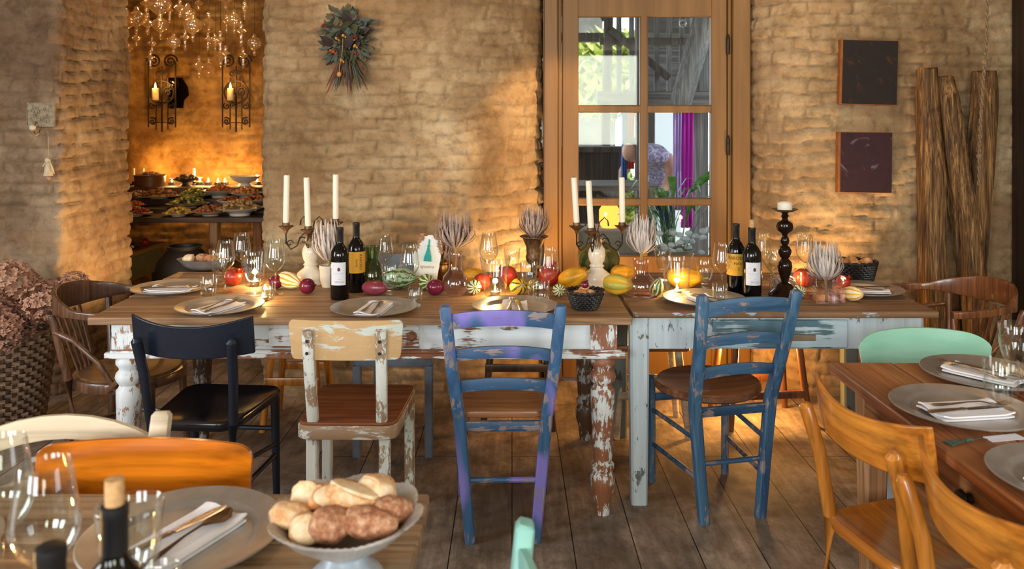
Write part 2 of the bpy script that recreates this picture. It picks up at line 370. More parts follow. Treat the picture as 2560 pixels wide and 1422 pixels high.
G_LIGHT = striped('cream_green_striped_rind', '#dcd59a', '#4f6b34', 9, .22)
G_YEL = striped('yellow_white_striped_rind', '#e2a52e', '#f0e2b4', 9, .30, .3)
G_YELB = plain('golden_yellow_rind', '#d99a1e', .35, 0, .22, 14, .2)
G_YELG = striped('yellow_rind_with_green_tips', '#dba628', '#b7b04a', 5, .2, .5)
G_DARKG = striped('dark_green_melon_rind', '#35401c', '#66602a', 9, .3, .5, .3, '#4d4a22')
G_GREEN = striped('mottled_green_rind', '#3c5530', '#9db388', 11, .28, 1.2)
G_RED = plain('pomegranate_red_skin', '#b02a1c', .28, 0, .3, 16, .05)
G_REDO = plain('red_orange_skin', '#a8331a', .3, 0, .25, 14, .05)
G_ONION = plain('red_onion_skin', '#6a1730', .22, 0, .3, 18, .08)
G_TORP = plain('rosy_red_onion_skin', '#8f3c48', .25, 0, .25, 16, .08)
STALK = plain('dry_stalk', '#a08a55', .8, 0, .2)
LEAFG = plain('dark_green_leaf', '#28331a', .5, 0, .3, 30, .2)
LEAFB = plain('bright_green_leaf', '#4f8a35', .4, 0, .25, 30, .1)
LEAFS = plain('sage_grey_leaf', '#4f4a30', .7, 0, .25, 30, .1)
LEAFD = plain('dark_plum_leaf', '#281410', .6, 0, .3, 30, .1)
# ------------------------------------------------------------------ brick walls with real relief
def vnoise(x, y, seed=0):
    xi = np.floor(x).astype(np.int64); yi = np.floor(y).astype(np.int64); xf = x-xi; yf = y-yi
    def h(a, b):
        n = (a*374761393+b*668265263+seed*1442695041) & 0xffffffff
        n = ((n ^ (n >> 13))*1274126177) & 0xffffffff
        return ((n ^ (n >> 16)) & 0xffff)/65535.0
    u = xf*xf*(3-2*xf); v = yf*yf*(3-2*yf)
    return (h(xi, yi)*(1-u)+h(xi+1, yi)*u)*(1-v)+(h(xi, yi+1)*(1-u)+h(xi+1, yi+1)*u)*v-.5
def fbm(x, y, s, o=4, seed=0):
    r = 0; a = 1
    for k in range(o): r = r+a*vnoise(x*s, y*s, seed+k*17); s *= 2.1; a *= .55
    return r
def brick_wall(name, plan, z0, z1, mat, res=.013, amp=1.0, seed=0, off=0.0, soft=5):
    """wall whose face follows PLAN (list of x, y); relief leans towards the left-hand normal of the path"""
    P = np.array(plan, float); seg = np.hypot(*np.diff(P, axis=0).T); cum = np.concatenate([[0], np.cumsum(seg)])
    s = np.arange(0, cum[-1]+res*.5, res); s[-1] = cum[-1]
    X = np.interp(s, cum, P[:, 0]); Y = np.interp(s, cum, P[:, 1])
    k = soft; ker = np.ones(2*k+1)/(2*k+1)
    Xp = np.pad(X, k, mode='reflect', reflect_type='odd'); Yp = np.pad(Y, k, mode='reflect', reflect_type='odd')
    X = np.convolve(Xp, ker, 'valid'); Y = np.convolve(Yp, ker, 'valid')
    tx = np.gradient(X); ty = np.gradient(Y); L = np.hypot(tx, ty)+1e-9; nx = ty/L; ny = -tx/L
    z = np.arange(z0, z1+res*.5, res)
    SS, ZZ = np.meshgrid(s+off, z)
    w1 = fbm(SS, ZZ, 3.0, 3, seed)*.05
    rh, bw = .069, .25
    row = np.floor((ZZ+w1)/rh); fz = (ZZ+w1)/rh-row
    sx = (SS+w1*1.3+row*.5*bw+vnoise(row*3.7, row*0, seed+5)*.09)/bw; cb = np.floor(sx); fx = sx-cb
    rnd = vnoise(cb*7.31+.5, row*5.17+.5, seed+9)*2; rnd2 = vnoise(cb*3.91+.2, row*9.7+.3, seed+29)*2
    ez = np.minimum(fz, 1-fz)*rh; ex = np.minimum(fx, 1-fx)*bw
    e = np.minimum(ez, ex); wear = fbm(SS, ZZ, 7, 3, seed+3)
    smear = np.clip(.36+fbm(SS, ZZ, 1.6, 3, seed+44)*1.7, 0, 1)      # where limewash hides the joints
    jw = .010+.006*np.clip(wear, 0, 1)
    joint = np.clip(1-e/jw, 0, 1)*(1-.75*smear)
    D = -joint*.018+rnd*.010*(1-.45*smear)+fbm(SS, ZZ, 2.2, 4, seed+60)*.020+fbm(SS, ZZ, 18, 4, seed+80)*.010
    hole = np.clip(fbm(SS, ZZ, 6.3, 3, seed+99)-.30, 0, 1)*np.clip(1-ez/.02, 0, 1)
    D = (D-hole*.05)*amp
    V = np.stack([X[None, :]+nx[None, :]*D, Y[None, :]+ny[None, :]*D, ZZ], -1).reshape(-1, 3)
    n, m = len(s), len(z); idx = np.arange(n*m).reshape(m, n)
    F = np.stack([idx[:-1, :-1], idx[:-1, 1:], idx[1:, 1:], idx[1:, :-1]], -1).reshape(-1, 4)
    me = bpy.data.meshes.new(name); me.from_pydata(V.tolist(), [], F.tolist()); me.materials.append(mat); me.shade_smooth()
    a = me.attributes.new('joint', 'FLOAT', 'POINT'); a.data.foreach_set('value', joint.ravel().astype(np.float32))
    a = me.attributes.new('brick', 'FLOAT', 'POINT'); a.data.foreach_set('value', (rnd2+.5).ravel().astype(np.float32))
    o = bpy.data.objects.new(name, me); COL.objects.link(o); return struct(o)
WY = 4.35      # front face of the back wall
brick_wall('wall_back', [(-1.36, 5.08), (-1.386, WY), (-.17, WY), (.185, 4.60), (.185, 4.72)], 0, 2.6, BRICK, seed=1, soft=9)
brick_wall('wall_back_right', [(1.357, 4.72), (1.357, 4.60), (1.52, WY), (3.02, WY)], 0, 2.6, BRICK, seed=2, soft=8)
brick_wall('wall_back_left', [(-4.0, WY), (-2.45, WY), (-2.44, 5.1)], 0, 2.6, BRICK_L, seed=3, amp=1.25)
PLAS = plain('rough_lime_plaster', '#a58f70', .9, 0, .12, 6, .3)
DPLAS = plain('dark_brown_plaster', '#7a6448', .9, 0, .15, 6, .3)  # darker brown plaster for the buffet room
def sbox(name, *b, mat=PLAS): return struct(M().box(*b).build(name, mat))
# rooms: floor, ceiling, side walls
struct(M().box(-4, 3, -3, 7.0, -.06, 0).build('floor', FLOOR))
sbox('ceiling', -4.1, 3.1, -3.1, 4.72, 2.6, 2.7)
sbox('wall_left', -4.1, -4.0, -3.1, 7.1, 0, 2.6)
sbox('wall_right', 3.0, 3.1, -3.1, 4.8, 0, 2.6)
sbox('wall_front', -4.1, 3.1, -3.1, -3.0, 0, 2.6)
sbox('wall_core_left', -4.0, -2.5, WY+.06, 5.06, 0, 2.6)
sbox('wall_core_middle', -1.30, -.17, WY+.08, 5.06, 0, 2.6)
sbox('wall_core_door_side', -.17, .12, WY+.27, 5.06, 0, 2.6)
sbox('wall_core_right', 1.62, 3.0, WY+.12, 4.85, 0, 2.6)
sbox('wall_lintel_door', -.1, 1.7, WY+.05, 5.0, 2.34, 2.6)
sbox('wall_lintel_arch', -2.5, -1.3, WY+.02, 5.08, 2.46, 2.6)
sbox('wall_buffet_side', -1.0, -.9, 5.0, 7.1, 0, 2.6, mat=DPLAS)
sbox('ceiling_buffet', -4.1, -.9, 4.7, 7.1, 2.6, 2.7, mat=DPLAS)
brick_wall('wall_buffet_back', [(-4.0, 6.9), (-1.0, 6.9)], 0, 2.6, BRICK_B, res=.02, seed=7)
# wooden door post at the right edge
struct(M().box(2.71, 2.80, 4.12, 4.34, 0, 2.59).box(2.84, 3.0, 4.05, 4.34, 0, 2.59).box(2.795, 2.845, 4.18, 4.34, 0, 2.59).build('trim_1', DARKW, bevel=.006))
# ------------------------------------------------------------------ garden door
def door():
    Y = 4.60; d0, d1 = Y, Y+.055
    fr_ = M()
    for x0, x1 in ((.185, .262), (1.262, 1.362)): fr_.box(x0, x1, Y-.035, Y+.10, 0, 2.34)
    fr_.box(.185, 1.362, Y-.035, Y+.10, 2.25, 2.34)
    for x0, x1 in ((.262, .285), (1.240, 1.262)): fr_.box(x0, x1, Y-.005, Y+.09, 0, 2.25)
    t = thing('door_1', 'ochre painted glazed door with small panes in the back wall', 'door', (0, 0, 0)); struct(t)
    del t['label']; del t['category']
    fr_.build('door_frame', DOORW, t, bevel=.006)
    f = M(); xs = [(.290, .383), (.737, .783), (1.146, 1.236)]
    zr = [(.02, .72), (1.008, 1.055), (1.546, 1.588), (2.098, 2.245)]
    f.box(.290, .383, d0, d1, .02, 2.245); f.box(1.146, 1.236, d0, d1, .02, 2.245)
    for a, b in ((.02, .30), (.60, .72), (2.098, 2.245)): f.box(.38, 1.15, d0, d1, a, b)
    f.box(.38, 1.15, d0+.02, d1-.01, .29, .61)
    f.build('door_leaf', DOORW, t, bevel=.005)
    g = M()
    g.sweep([(.760, Y+.028, .71), (.760, Y+.028, 2.11)], (.046, .05), kind='rect', up=(0, 1, 0))
    g.build('glazing_bar', DOORW, t, bevel=.003)
    for z in (1.031, 1.567):
        for a, c in ((.378, .742), (.778, 1.150)): M().sweep([(a, Y+.028, z), (c, Y+.028, z)], (.046, .044), kind='rect').build('glazing_bar', DOORW, t, bevel=.003)
    gx = [(.383, .737), (.783, 1.146)]; gz = [(.72, 1.008), (1.055, 1.546), (1.588, 2.098)]
    for a in gx:
        for c in gz: M().box(a[0]-.005, a[1]+.005, Y+.026, Y+.030, c[0]-.005, c[1]+.005).build('pane', PANE, t)
    for z in (1.35, 1.93, .5): M().lathe([(.009, z-.05), (.011, z-.045), (.011, z+.045), (.009, z+.05), (.004, z+.065)], 10, mx=Matrix.Translation((1.240, Y-.01, 0))).build('hinge', IRON, t)
door()
# ------------------------------------------------------------------ outside: covered yard seen through the door
GW = wood('grey_weathered_beam', '#5d5852', '#7f7a74', '#a09a92', 'z', 14, .8, .5)
GWX = wood('grey_weathered_board', '#57524c', '#77716a', '#948e86', 'x', 14, .8, .5)
DKB = wood('dark_weathered_beam', '#3b3430', '#544b44', '#6d6259', 'z', 14, .8, .5)
GRAV = plain('pale_gravel', '#cfcdc6', .9, 0, .1, 60, .3)
STONEG = plain('grey_stone', '#9b9a94', .8, 0, .15, 9, .2)
def outside():
    o = M().box(-6, 12, 4.75, 30, -.10, -.02).build('ground', GRAV); struct(o)
    o = M()
    for k in range(12): o.box(-.85, 9, 5.2+k*.42, 5.2+k*.42+.40, 2.92+.02*(k % 2), 2.96+.02*(k % 2))
    tag(o.build('porch_roof', GWX), 'grey board ceiling of the porch outside the door', 'roof')
    t = thing('porch_joists', 'heavy horizontal grey beams carrying the porch roof outside', 'beam', (0, 0, 0))
    for k in range(5): M().box(.2, 6, 5.9+k*.8, 6.05+k*.8, 2.72, 2.92).build('joist', GWX, t, bevel=.01)
    tag(M().box(.72, 7, 6.74, 6.92, 1.62, 1.76).build('crossbeam', GWX, bevel=.01), 'thick horizontal grey beam across the right panes outside', 'beam')
    tag(M().sweep([(1.32, 6.3, 1.62), (1.68, 6.25, 2.92)], [(.15, .17), (.18, .19)], 14).build('slanted_log', GW), 'slanting round grey log behind the upper right pane', 'beam')
    tag(M().box(-.5, 1.15, 8.9, 9.0, 2.40, 2.50).build('stair_beam', DKB), 'dark horizontal beam of the outdoor stair behind the upper left pane', 'beam')
    t = thing('outdoor_stair', 'dark timber stair frame with rails seen through the upper left pane', 'stairs', (0, 0, 0))
    for p, q, s in (((.95, 8.2, 1.0), (1.0, 8.2, 3.0), .09), ((1.35, 8.4, 1.9), (1.35, 8.4, 3.0), .07)): M().sweep([p, q], s, kind='rect').build('stair_post', DKB, t)
    for p, q in (((.9, 8.1, 2.55), (1.75, 8.1, 3.0)), ((1.0, 8.15, 2.45), (1.6, 8.15, 1.95)), ((.9, 8.2, 2.33), (1.9, 8.2, 2.33)), ((.9, 8.2, 1.75), (1.9, 8.2, 1.75))):
        M().sweep([p, q], (.05, .07), kind='rect').build('stair_rail', DKB, t)
    for k in range(7): M().box(.95+k*.13, 1.0+k*.13, 8.25, 8.29, 1.75, 2.95).build('baluster', GW, t)
    for i, (x0, x1, y, lab, mt) in enumerate(((1.03, 1.12, 6.6, 'dark grey porch post left of the white opening outside', DKB), (1.58, 1.72, 7.0, 'broad grey-brown porch post at the right panes outside', GW))):
        tag(M().box(x0, x1, y, y+.12, -.02, 2.72).build('porch_post', mt, bevel=.008), lab, 'post')
    def cloth(name, x0, x1, y, z0, z1, c, lab, al=0):
        m_ = plain('cloth_'+name, c, .8, 0, .06, 8, .05, Transmission_Weight=0.0); v = []; f = []; n = 14
        for j in range(9):
            for i in range(n+1):
                u = i/n; tt = j/8; wdt = 1-.25*tt*(1-tt)
                v.append((x0+(x1-x0)*(.5+(u-.5)*wdt), y+.018*math.sin(u*18+tt*2), z1+(z0-z1)*tt))
        f = [(j*(n+1)+i, j*(n+1)+i+1, (j+1)*(n+1)+i+1, (j+1)*(n+1)+i) for j in range(8) for i in range(n)]
        o = M().add(v, f).build('curtain', m_); s = o.modifiers.new('thickness', 'SOLIDIFY'); s.thickness = .003
        tag(o, lab, 'curtain', )
    cloth('magenta', 1.44, 1.54, 6.80, .60, 1.625, '#c020a8', 'magenta curtain hanging outside behind the right panes')
    cloth('lilac', 1.37, 1.44, 6.80, .75, 1.625, '#c9a6dc', 'pale lilac curtain beside the magenta one outside')
    cloth('orange', .98, 1.04, 6.80, 1.1, 1.625, '#e0482c', 'orange red cloth strip outside behind the middle left pane')
    cloth('blue', .93, .98, 6.80, .9, 1.625, '#3f62a8', 'blue cloth strip outside beside the orange one')
    # white screen added to stand for the bright opening; foliage behind
    tag(M().box(1.9, 2.32, 11, 11.1, -.05, 1.72).build('bright_opening_screen', plain('bright_opening_white', '#f4f6f6', .9, 0, .01)), 'white screen added in place of the bright opening outside', 'screen')
    rnd = random.Random(5)
    def bush(name, cx, cy, cz, r, n, mt, lab, sz=.07):
        m = M()
        for k in range(n):
            d = Vector((rnd.gauss(0, 1), rnd.gauss(0, 1), rnd.gauss(0, 1))).normalized()*r*rnd.uniform(.5, 1)
            mx = Matrix.Translation((cx+d.x, cy+d.y, cz+d.z)) @ Matrix.Rotation(rnd.uniform(0, 6), 4, 'Z') @ Matrix.Rotation(rnd.uniform(-1, 1), 4, 'X')
            a = sz*rnd.uniform(.6, 1.2)
            m.add([(0, -a, 0), (a*.4, 0, .01), (0, a, 0), (-a*.4, 0, .01), (0, 0, -.004)], [(0, 1, 4), (1, 2, 4), (2, 3, 4), (3, 0, 4)], mx)
        t = thing(name, lab, 'bush', (0, 0, 0)); m.build('foliage', mt, t, clean=False)
        M().sweep([(cx, cy, -.02), (cx+.05, cy, cz-r*.5), (cx, cy, cz)], [.14, .10, .04], 8).build('trunk', GW, t); return t
    YLG = plain('sunny_yellow_green_leaves', '#b9c257', .6, 0, .3, 5, .1)
    for i, (x, y, z, r, l) in enumerate(((1.6, 13, 2.3, .75, 'yellow green foliage added for the reflection in the upper left pane'), (4.5, 13.5, 1.6, 1.1, 'yellow green bush outside, seen right of the magenta curtain'), (1.3, 11, .4, .5, 'low yellow green bush far outside the middle left pane'))):  # first foliage is added in place of a window reflection in the pane
        bush('garden_bush', x, y, z, r, 1500, YLG, l, .17)
    sbx = tag(M().box(-.5, 1.7, 15.0, 15.2, -.1, 4.2).build('neighbour_wall', plain('pale_plank_wall', '#6f695f', .9, 0, .2, 3)), 'pale plank wall of the neighbouring shed behind the outdoor stair', 'wall')
    t = thing('board_screen', 'grey horizontal boards under the outdoor stair, upper right pane', 'boards', (0, 9.2, 0))
    for k in range(7): M().box(1.55, 3.2, -.02+.03*k, .02+.03*k, 1.86+.17*k, 2.035+.17*k).build('board', GWX, t)
    for x in (1.6, 3.1): M().box(x, x+.08, .2, .28, -.02, 3.1).build('post', DKB, t)
    t = thing('dark_sideboard', 'dark wooden sideboard with stacked shelves outside the middle left pane', 'sideboard', (.72, 7.6, 0))
    for z in (-.02, .42, .86, 1.22): M().box(-.5, .35, -.2, .2, z, z+.05).build('shelf', DKB, t)
    M().box(-.5, .35, .15, .2, 0, 1.25).build('back_panel', DKB, t)
    t = thing('garden_table', 'grey wooden table standing outside behind the lower left panes', 'table', (.78, 6.3, 0))
    M().box(-.45, .32, -.3, .3, .98, 1.02).build('tabletop', GWX, t, bevel=.004)
    for x in (-.4, .27):
        for y in (-.25, .25): M().box(x-.03, x+.03, y-.03, y+.03, -.02, .98).build('leg', GW, t)
    t = thing('stone_trough', 'pale stone trough with lamp outside behind the candelabrum', 'trough', (.62, 5.5, 0))
    M().box(-.25, .27, -.15, .15, -.02, .78).build('body', STONEG, t, bevel=.02)
    tag(M().lathe([(.0, 0), (.05, 0), (.07, .03), (.07, .12), (.045, .16)], 20).build('orange_lantern', emis('lantern_glow', '#ff9a3c', 2.2), loc=(.66, 5.42, .78)), 'glowing orange lantern on the stone trough outside', 'lantern')
    # leafy plant with long leaves, pot below the panes
    t = thing('potted_plant', 'green long-leaved potted plant outside the lower right pane', 'plant', (1.02, 5.15, 0))
    M().lathe([(.10, .40), (.13, .42), (.15, .66), (.16, .68), (.14, .68), (.13, .60), (0, .60)], 24).build('pot', STONEG, t)
    M().box(-.2, .3, -.12, .12, -.02, .40).build('stand', GWX, t)
    lf = M()
    for k in range(22):
        a = rnd.uniform(0, 6.28); L = rnd.uniform(.2, .38); up = rnd.uniform(.25, .55); base = Vector((rnd.uniform(-.08, .08), rnd.uniform(-.06, .06), .62))
        pts = []; wds = []
        for q in range(7):
            u = q/6; pts.append(base+Vector((math.cos(a)*L*u, math.sin(a)*L*u*.4, up*math.sin(u*2.1)))); wds.append((.004+.055*math.sin(PI*max(0, (u-.35))/.65)**.8 if u > .35 else .005, .004))
        lf.sweep(pts, wds, 6)
    # the big leaf reaching up to the right
    pts = [(0, 0, .62), (.04, 0, .85), (.12, 0, 1.03), (.20, 0, 1.12), (.28, 0, 1.17), (.33, 0, 1.18)]
    lf.sweep(pts, [(.006, .006), (.008, .006), (.03, .01), (.03, .06), (.02, .05), (.004, .004)], 6)
    lf.build('leaves', LEAFB, t)
    wf = M()
    for k in range(60):
        mx = Matrix.Translation((rnd.uniform(-.10, .42), rnd.uniform(-.1, .1), rnd.uniform(.62, .80)))
        wf.blob(.025, .02, .018, k, .1, 8, 5, mx=mx)
    wf.build('blossoms', plain('white_blossom', '#dfe8ec', .7), t)
    # person behind the middle panes, bending over, face hidden by the bars
    t = thing('person', 'person in floral shirt bending forward outside, bare arm reaching down', 'person', (1.22, 7.3, 0), math.radians(-25))
    b = M()
    b.sweep([(.02,.05,0),(.02,.05,.45),(.03,.06,.85)], [.10,.12,.17], 14).sweep([(.20,.05,0),(.20,.05,.45),(.17,.06,.85)], [.10,.12,.17], 14)
    b.build('trousers', plain('dark_blue_trousers', '#27364f', .8), t)
    b = M(); b.sweep([(.12,.06,.80),(.15,.02,.96),(.15,-.08,1.12),(.10,-.24,1.22),(.05,-.36,1.24)], [(.34,.22),(.32,.23),(.36,.24),(.36,.20),(.14,.14)], 20)
    m_, nt, bs = newmat('floral_shirt'); v = coords(nt); col(nt, bs, ramp(nt, noise(nt, v, 22, 2), [(.4, '#d8d4e6'), (.5, '#8a7ab8'), (.6, '#e4e4f0')]))
    b.build('shirt', m_, t)
    SK = plain('skin', '#d9a487', .5, 0, .04, 10, .02)
    b = M(); b.sweep([(.24,-.20,1.20),(.30,-.26,1.06),(.28,-.36,.94),(.22,-.46,.88)], [.11,.10,.08,.05], 12).sweep([(-.06,-.22,1.20),(-.12,-.30,1.06),(-.10,-.42,.96)], [.11,.085,.06], 12)
    b.sweep([(.05,-.34,1.24),(.03,-.44,1.25)], [.10,.10], 12); b.blob(.075, .115, .095, 1, .02, mx=Matrix.Translation((.02,-.53,1.25)))
    for k in range(5): b.sweep([(.22,-.46,.885),(.19+.012*k,-.52,.86-.006*abs(k-2)),(.19+.013*k,-.545,.84)], [.022,.017,.012], 7)
    b.build('body', SK, t)
    b = M(); b.blob(.085, .115, .09, 3, .04, mx=Matrix.Translation((.02,-.50,1.285))); b.build('hair', plain('dark_brown_hair', '#2b1c14', .9), t)
outside()
tag(M().lathe([(.0, -.05), (.02, -.045), (.03, -.02), (.022, .015), (.012, .03), (.012, .06), (0, .06)], 16).sweep([(0,0,.05),(0,0,.62)], .008, 6).build('hanging_bulb', GLASS_T, loc=(1.27, 5.95, 2.25)), 'unlit light bulb hanging from a cord outside the upper right pane', 'bulb')
# ------------------------------------------------------------------ tables
def rect(x0, x1, y0, y1): return [(x0,y0),(x1,y0),(x1,y1),(x0,y1)]
def turned(h0, h1, r):
    """turned leg profile from the floor (0) up to h1, block above"""
    return [(.0,0),(r*.55,0),(r*.62,.02),(r*.72,.06),(r*.98,.11),(r*1.0,.14),(r*.75,.165),(r*.92,.175),(r*.92,.19),(r*.7,.20),(r*.78,.22),(r*.92,.36),(r*.98,h1-.17),(r*.98,h1-.135),(r*.80,h1-.125),(r*.72,h1-.115),(r*.95,h1-.10),(r*1.06,h1-.085),(r*.98,h1-.07),(r*.74,h1-.058),(r*.78,h1-.048),(r*1.0,h1-.035),(r*1.0,h1-.02),(r*.8,h1-.008),(r*.8,h1)]
def left_table():
    t = thing('dining_table', 'long farmhouse table with flaking white apron and turned legs', 'table', (0, 0, 0))
    top = M()
    for k in range(5):
        a, b = 2.965+k*.187, 2.965+(k+1)*.187-.0015
        top.box(-1.575-.012*k, .445, a, b, .732, .76)
    top.build('tabletop', TOP_L, t, bevel=.004)
    ap = M().box(-1.42, -.90, 3.02, 3.045, .612, .732).box(-.90, .36, 3.02, 3.045, .612, .732)
    ap.box(-1.42, .36, 3.75, 3.775, .612, .732).box(-1.47, -1.445, 3.05, 3.75, .612, .732).box(.375, .40, 3.05, 3.75, .612, .732)
    ap.build('apron', WHITE_AP, t, bevel=.002)
    M().sweep([(-1.525, 3.005, .61), (.425, 3.005, .61)], (.03, .022), kind='rect').sweep([(-1.505, 3.005, .625), (.41, 3.005, .625)], (.02, .012), kind='rect').build('molding', WHITE_BOARD, t)
    d = M().box(-.915, -.35, 3.008, 3.022, .636, .728).build('drawer', WHITE_BOARD, t, bevel=.003)
    d2 = M().lathe([(0,0),(.016,.001),(.019,.008),(.012,.014),(.010,.022),(0,.022)], 20, mx=Matrix.Rotation(PI/2, 4, 'X')).build('knob', plain('brown_knob', '#84553a', .5), d, loc=(-.375, 3.006, .683))
    for x, y, mt, nm in ((-1.455, 3.04, WHITE_LEG, 'leg'), (.345, 3.04, RED_LEG, 'leg'), (-1.455, 3.76, DARK_LEG, 'leg'), (.345, 3.76, DARK_LEG, 'leg')):
        m = M().lathe(turned(0, .606, .047), 24).box(-.05, .05, -.035, .035, .604, .732)
        m.build(nm, mt, t, loc=(x, y, 0))
    return t
def right_table():
    t = thing('dining_table', 'shorter table with pale blue-grey apron, square legs and worn blue drawer', 'table', (0, 0, 0))
    top = M()
    for k in range(4): top.box(.462, 1.635+.01*k, 3.06+k*.205, 3.06+(k+1)*.205-.0015, .735, .76)
    top.build('tabletop', TOP_R, t, bevel=.004)
    M().sweep([(.47, 3.063, .748), (1.63, 3.063, .748)], (.012, .018), kind='rect').build('edge_strip', peel('flaked_table_edge', '#b8ccd2', '#9fb9c4', '#8a6644', '#6d4e35', .72, 'x', 26, .6, .1), t)
    M().box(.52, 1.56, 3.10, 3.125, .607, .735).box(.50, 1.60, 3.80, 3.825, .607, .735).box(.505, .53, 3.1, 3.8, .607, .735).box(1.57, 1.595, 3.1, 3.8, .607, .735).build('apron', GREY_W, t, bevel=.002)
    d = M().box(.775, 1.30, 3.088, 3.104, .61, .722).build('drawer', BLUE_DR, t, bevel=.008)
    M().box(.915, 1.17, 3.080, 3.09, .643, .667).build('handle', wood('worn_wood_handle', '#75604c', '#927a62', '#a8917a', 'x', 20), d, bevel=.002)
    for x, y, mt, s in ((.495, 3.13, GREY_W, .036), (1.555, 3.13, GREY_W, .036), (.51, 3.80, GREY_D, .036), (1.60, 3.80, GREY_D, .034)):
        M().sweep([(0,0,0),(0,0,.45),(0,0,.735)], [(s*1.7,s*1.7),(s*2,s*2),(s*2.1,s*2.1)], kind='rect', up=(0,1,0)).build('leg', mt, t, loc=(x, y, 0))
def side_table():
    t = thing('dining_table', 'bare pine table with deep grain cut by the right edge of the photo', 'table', (0, 0, 0))
    top = M()
    for k in range(5): top.box(.955+k*.19, .955+(k+1)*.19-.0015, .55, 2.41-.004*k, .728, .76)
    top.build('tabletop', TOP_D, t, bevel=.005)
    M().box(1.0, 1.025, .68, 2.32, .60, .728).box(1.03, 1.86, 2.30, 2.325, .60, .728).build('apron', PINE, t, bevel=.002)
    d = M().box(.988, 1.002, 1.35, 1.86, .625, .718).build('drawer', PINE, t, bevel=.003)
    M().lathe([(0,0),(.012,.001),(.011,.012),(.020,.020),(.018,.028),(0,.030)], 16, mx=Matrix.Rotation(-PI/2, 4, 'Y')).build('knob', DARKW, d, loc=(.988, 1.72, .672))
    M().sweep([(.99, .6, .597), (.99, 2.33, .597)], (.03, .02), kind='rect').build('molding', PINE, t)
    for x, y in ((1.035, 2.30), (1.83, 2.30), (1.035, .68), (1.83, .68)):
        M().sweep([(0,0,0),(0,0,.55),(0,0,.728)], [(.045,.045),(.07,.07),(.075,.075)], kind='rect', up=(0,1,0)).build('leg', PINE_Z, t, loc=(x, y, 0))
def near_table():
    t = thing('dining_table', 'worn wooden table in the lower left foreground under the bread bowl', 'table', (0, 0, 0))
    top = M()
    for k in range(5): top.box(-1.9, -.160, .62+k*.187, .62+(k+1)*.187-.0015, .73, .76)
    top.build('tabletop', wood('foreground_table_top', '#7a5c42', '#a0805f', '#b89a7a', 'x', 14, .5, .4, .05, '#8d7a66'), t, bevel=.005)
    M().box(-1.8, -.22, 1.48, 1.505, .62, .73).box(-.235, -.21, .68, 1.48, .62, .73).build('apron', PINE, t)
    for x, y in ((-.24, 1.47), (-.24, .70), (-1.8, 1.47), (-1.8, .7)): M().sweep([(0,0,0),(0,0,.73)], [(.05,.05),(.07,.07)], kind='rect', up=(0,1,0)).build('leg', PINE_Z, t, loc=(x, y, 0))
left_table(); right_table(); side_table(); near_table()
# ------------------------------------------------------------------ chairs (local frame: sitter looks along +Y)
def arc(xw, y, z, sag, rise=0, n=9):
    return [(-xw+2*xw*i/(n-1), y-sag*(1-(2*i/(n-1)-1)**2), z+rise*(1-(2*i/(n-1)-1)**2)) for i in range(n)]
def seat_out(wf, wb, yb, yf, r=.06, n=5, bow=0):
    """rounded trapezoid outline"""
    cs = [(wb, yb), (wf, yf), (-wf, yf), (-wb, yb)]; out = []
    for i, (x, y) in enumerate(cs):
        p = Vector(cs[i-1]); c = Vector((x, y)); q = Vector(cs[(i+1) % 4])
        a = (p-c).normalized()*r; b = (q-c).normalized()*r
        for k in range(n):
            u = k/(n-1); out.append(tuple((c+a)*(1-u)**2+c*2*u*(1-u)+(c+b)*u*u))
    return out
def ladder_chair(label, loc, rz, post, rail, seatm, H=.87, tw=.19, fw=.115, seat='plank', cat='chair', slats=3, rise=.02, lean=.13):
    t = thing('ladder_back_chair', label, cat, loc, rz)
    for sx in (-1, 1):
        o = M().sweep([(sx*fw, -.17, 0), (sx*(fw+.022), -.17, .25), (sx*(fw+.040), -.175, .45), (sx*(tw-.015), -.17-lean*.6, H-.2), (sx*tw, -.17-lean, H-.008), (sx*tw, -.172-lean, H)], [(.036,.034),(.04,.036),(.042,.038),(.04,.034),(.038,.03),(.026,.02)], kind='rect', up=(0,1,0)).build('back_post', post, t)
        M().sweep([(sx*.165, .20, 0), (sx*.168, .20, .43), (sx*.168, .20, .445)], [.030, .036, .030], 12).build('leg', post, t)
        for z in (.16, .30): M().sweep([(sx*(fw+.015), -.165, z), (sx*.166, .20, z)], .019, 8).build('stretcher', post, t)
    M().sweep([(-fw-.01, -.17, .22), (fw+.01, -.17, .22)], .020, 8).build('stretcher', rail, t)
    M().sweep([(-.165, .20, .35), (.165, .20, .35)], (.016, .032), kind='rect').build('stretcher', rail, t)
    M().sweep([(-fw-.03, -.168, .41), (fw+.03, -.168, .41)], (.02, .034), kind='rect').build('seat_rail', rail, t)
    M().sweep([(-.166, .20, .41), (.166, .20, .41)], (.02, .034), kind='rect').build('seat_rail', rail, t)
    for k in range(slats):
        f = (.89, .60, .31)[k]; z = .45+(H-.45)*(f if k else .905); y = -.17-lean*(.02+.98*f**1.2); xw = fw+.035+(tw-fw-.04)*f
        h = (.052, .040, .040)[k]
        M().sweep(arc(xw, y, z-rise, .022, rise), (.014, h), kind='rect').build('slat', rail, t)
    if seat == 'plank': M().slab(seat_out(.205, .165, -.15, .225, .05), .43, .457, .006, .006).build('seat', seatm, t)
    else:
        out = [(.205*math.cos(a)*(1+.03*math.cos(2*a)), .03+.20*math.sin(a)) for a in [2*PI*k/36 for k in range(36)]]
        M().slab(out, .430, .462, .008, .012).build('seat', seatm, t)
    return t
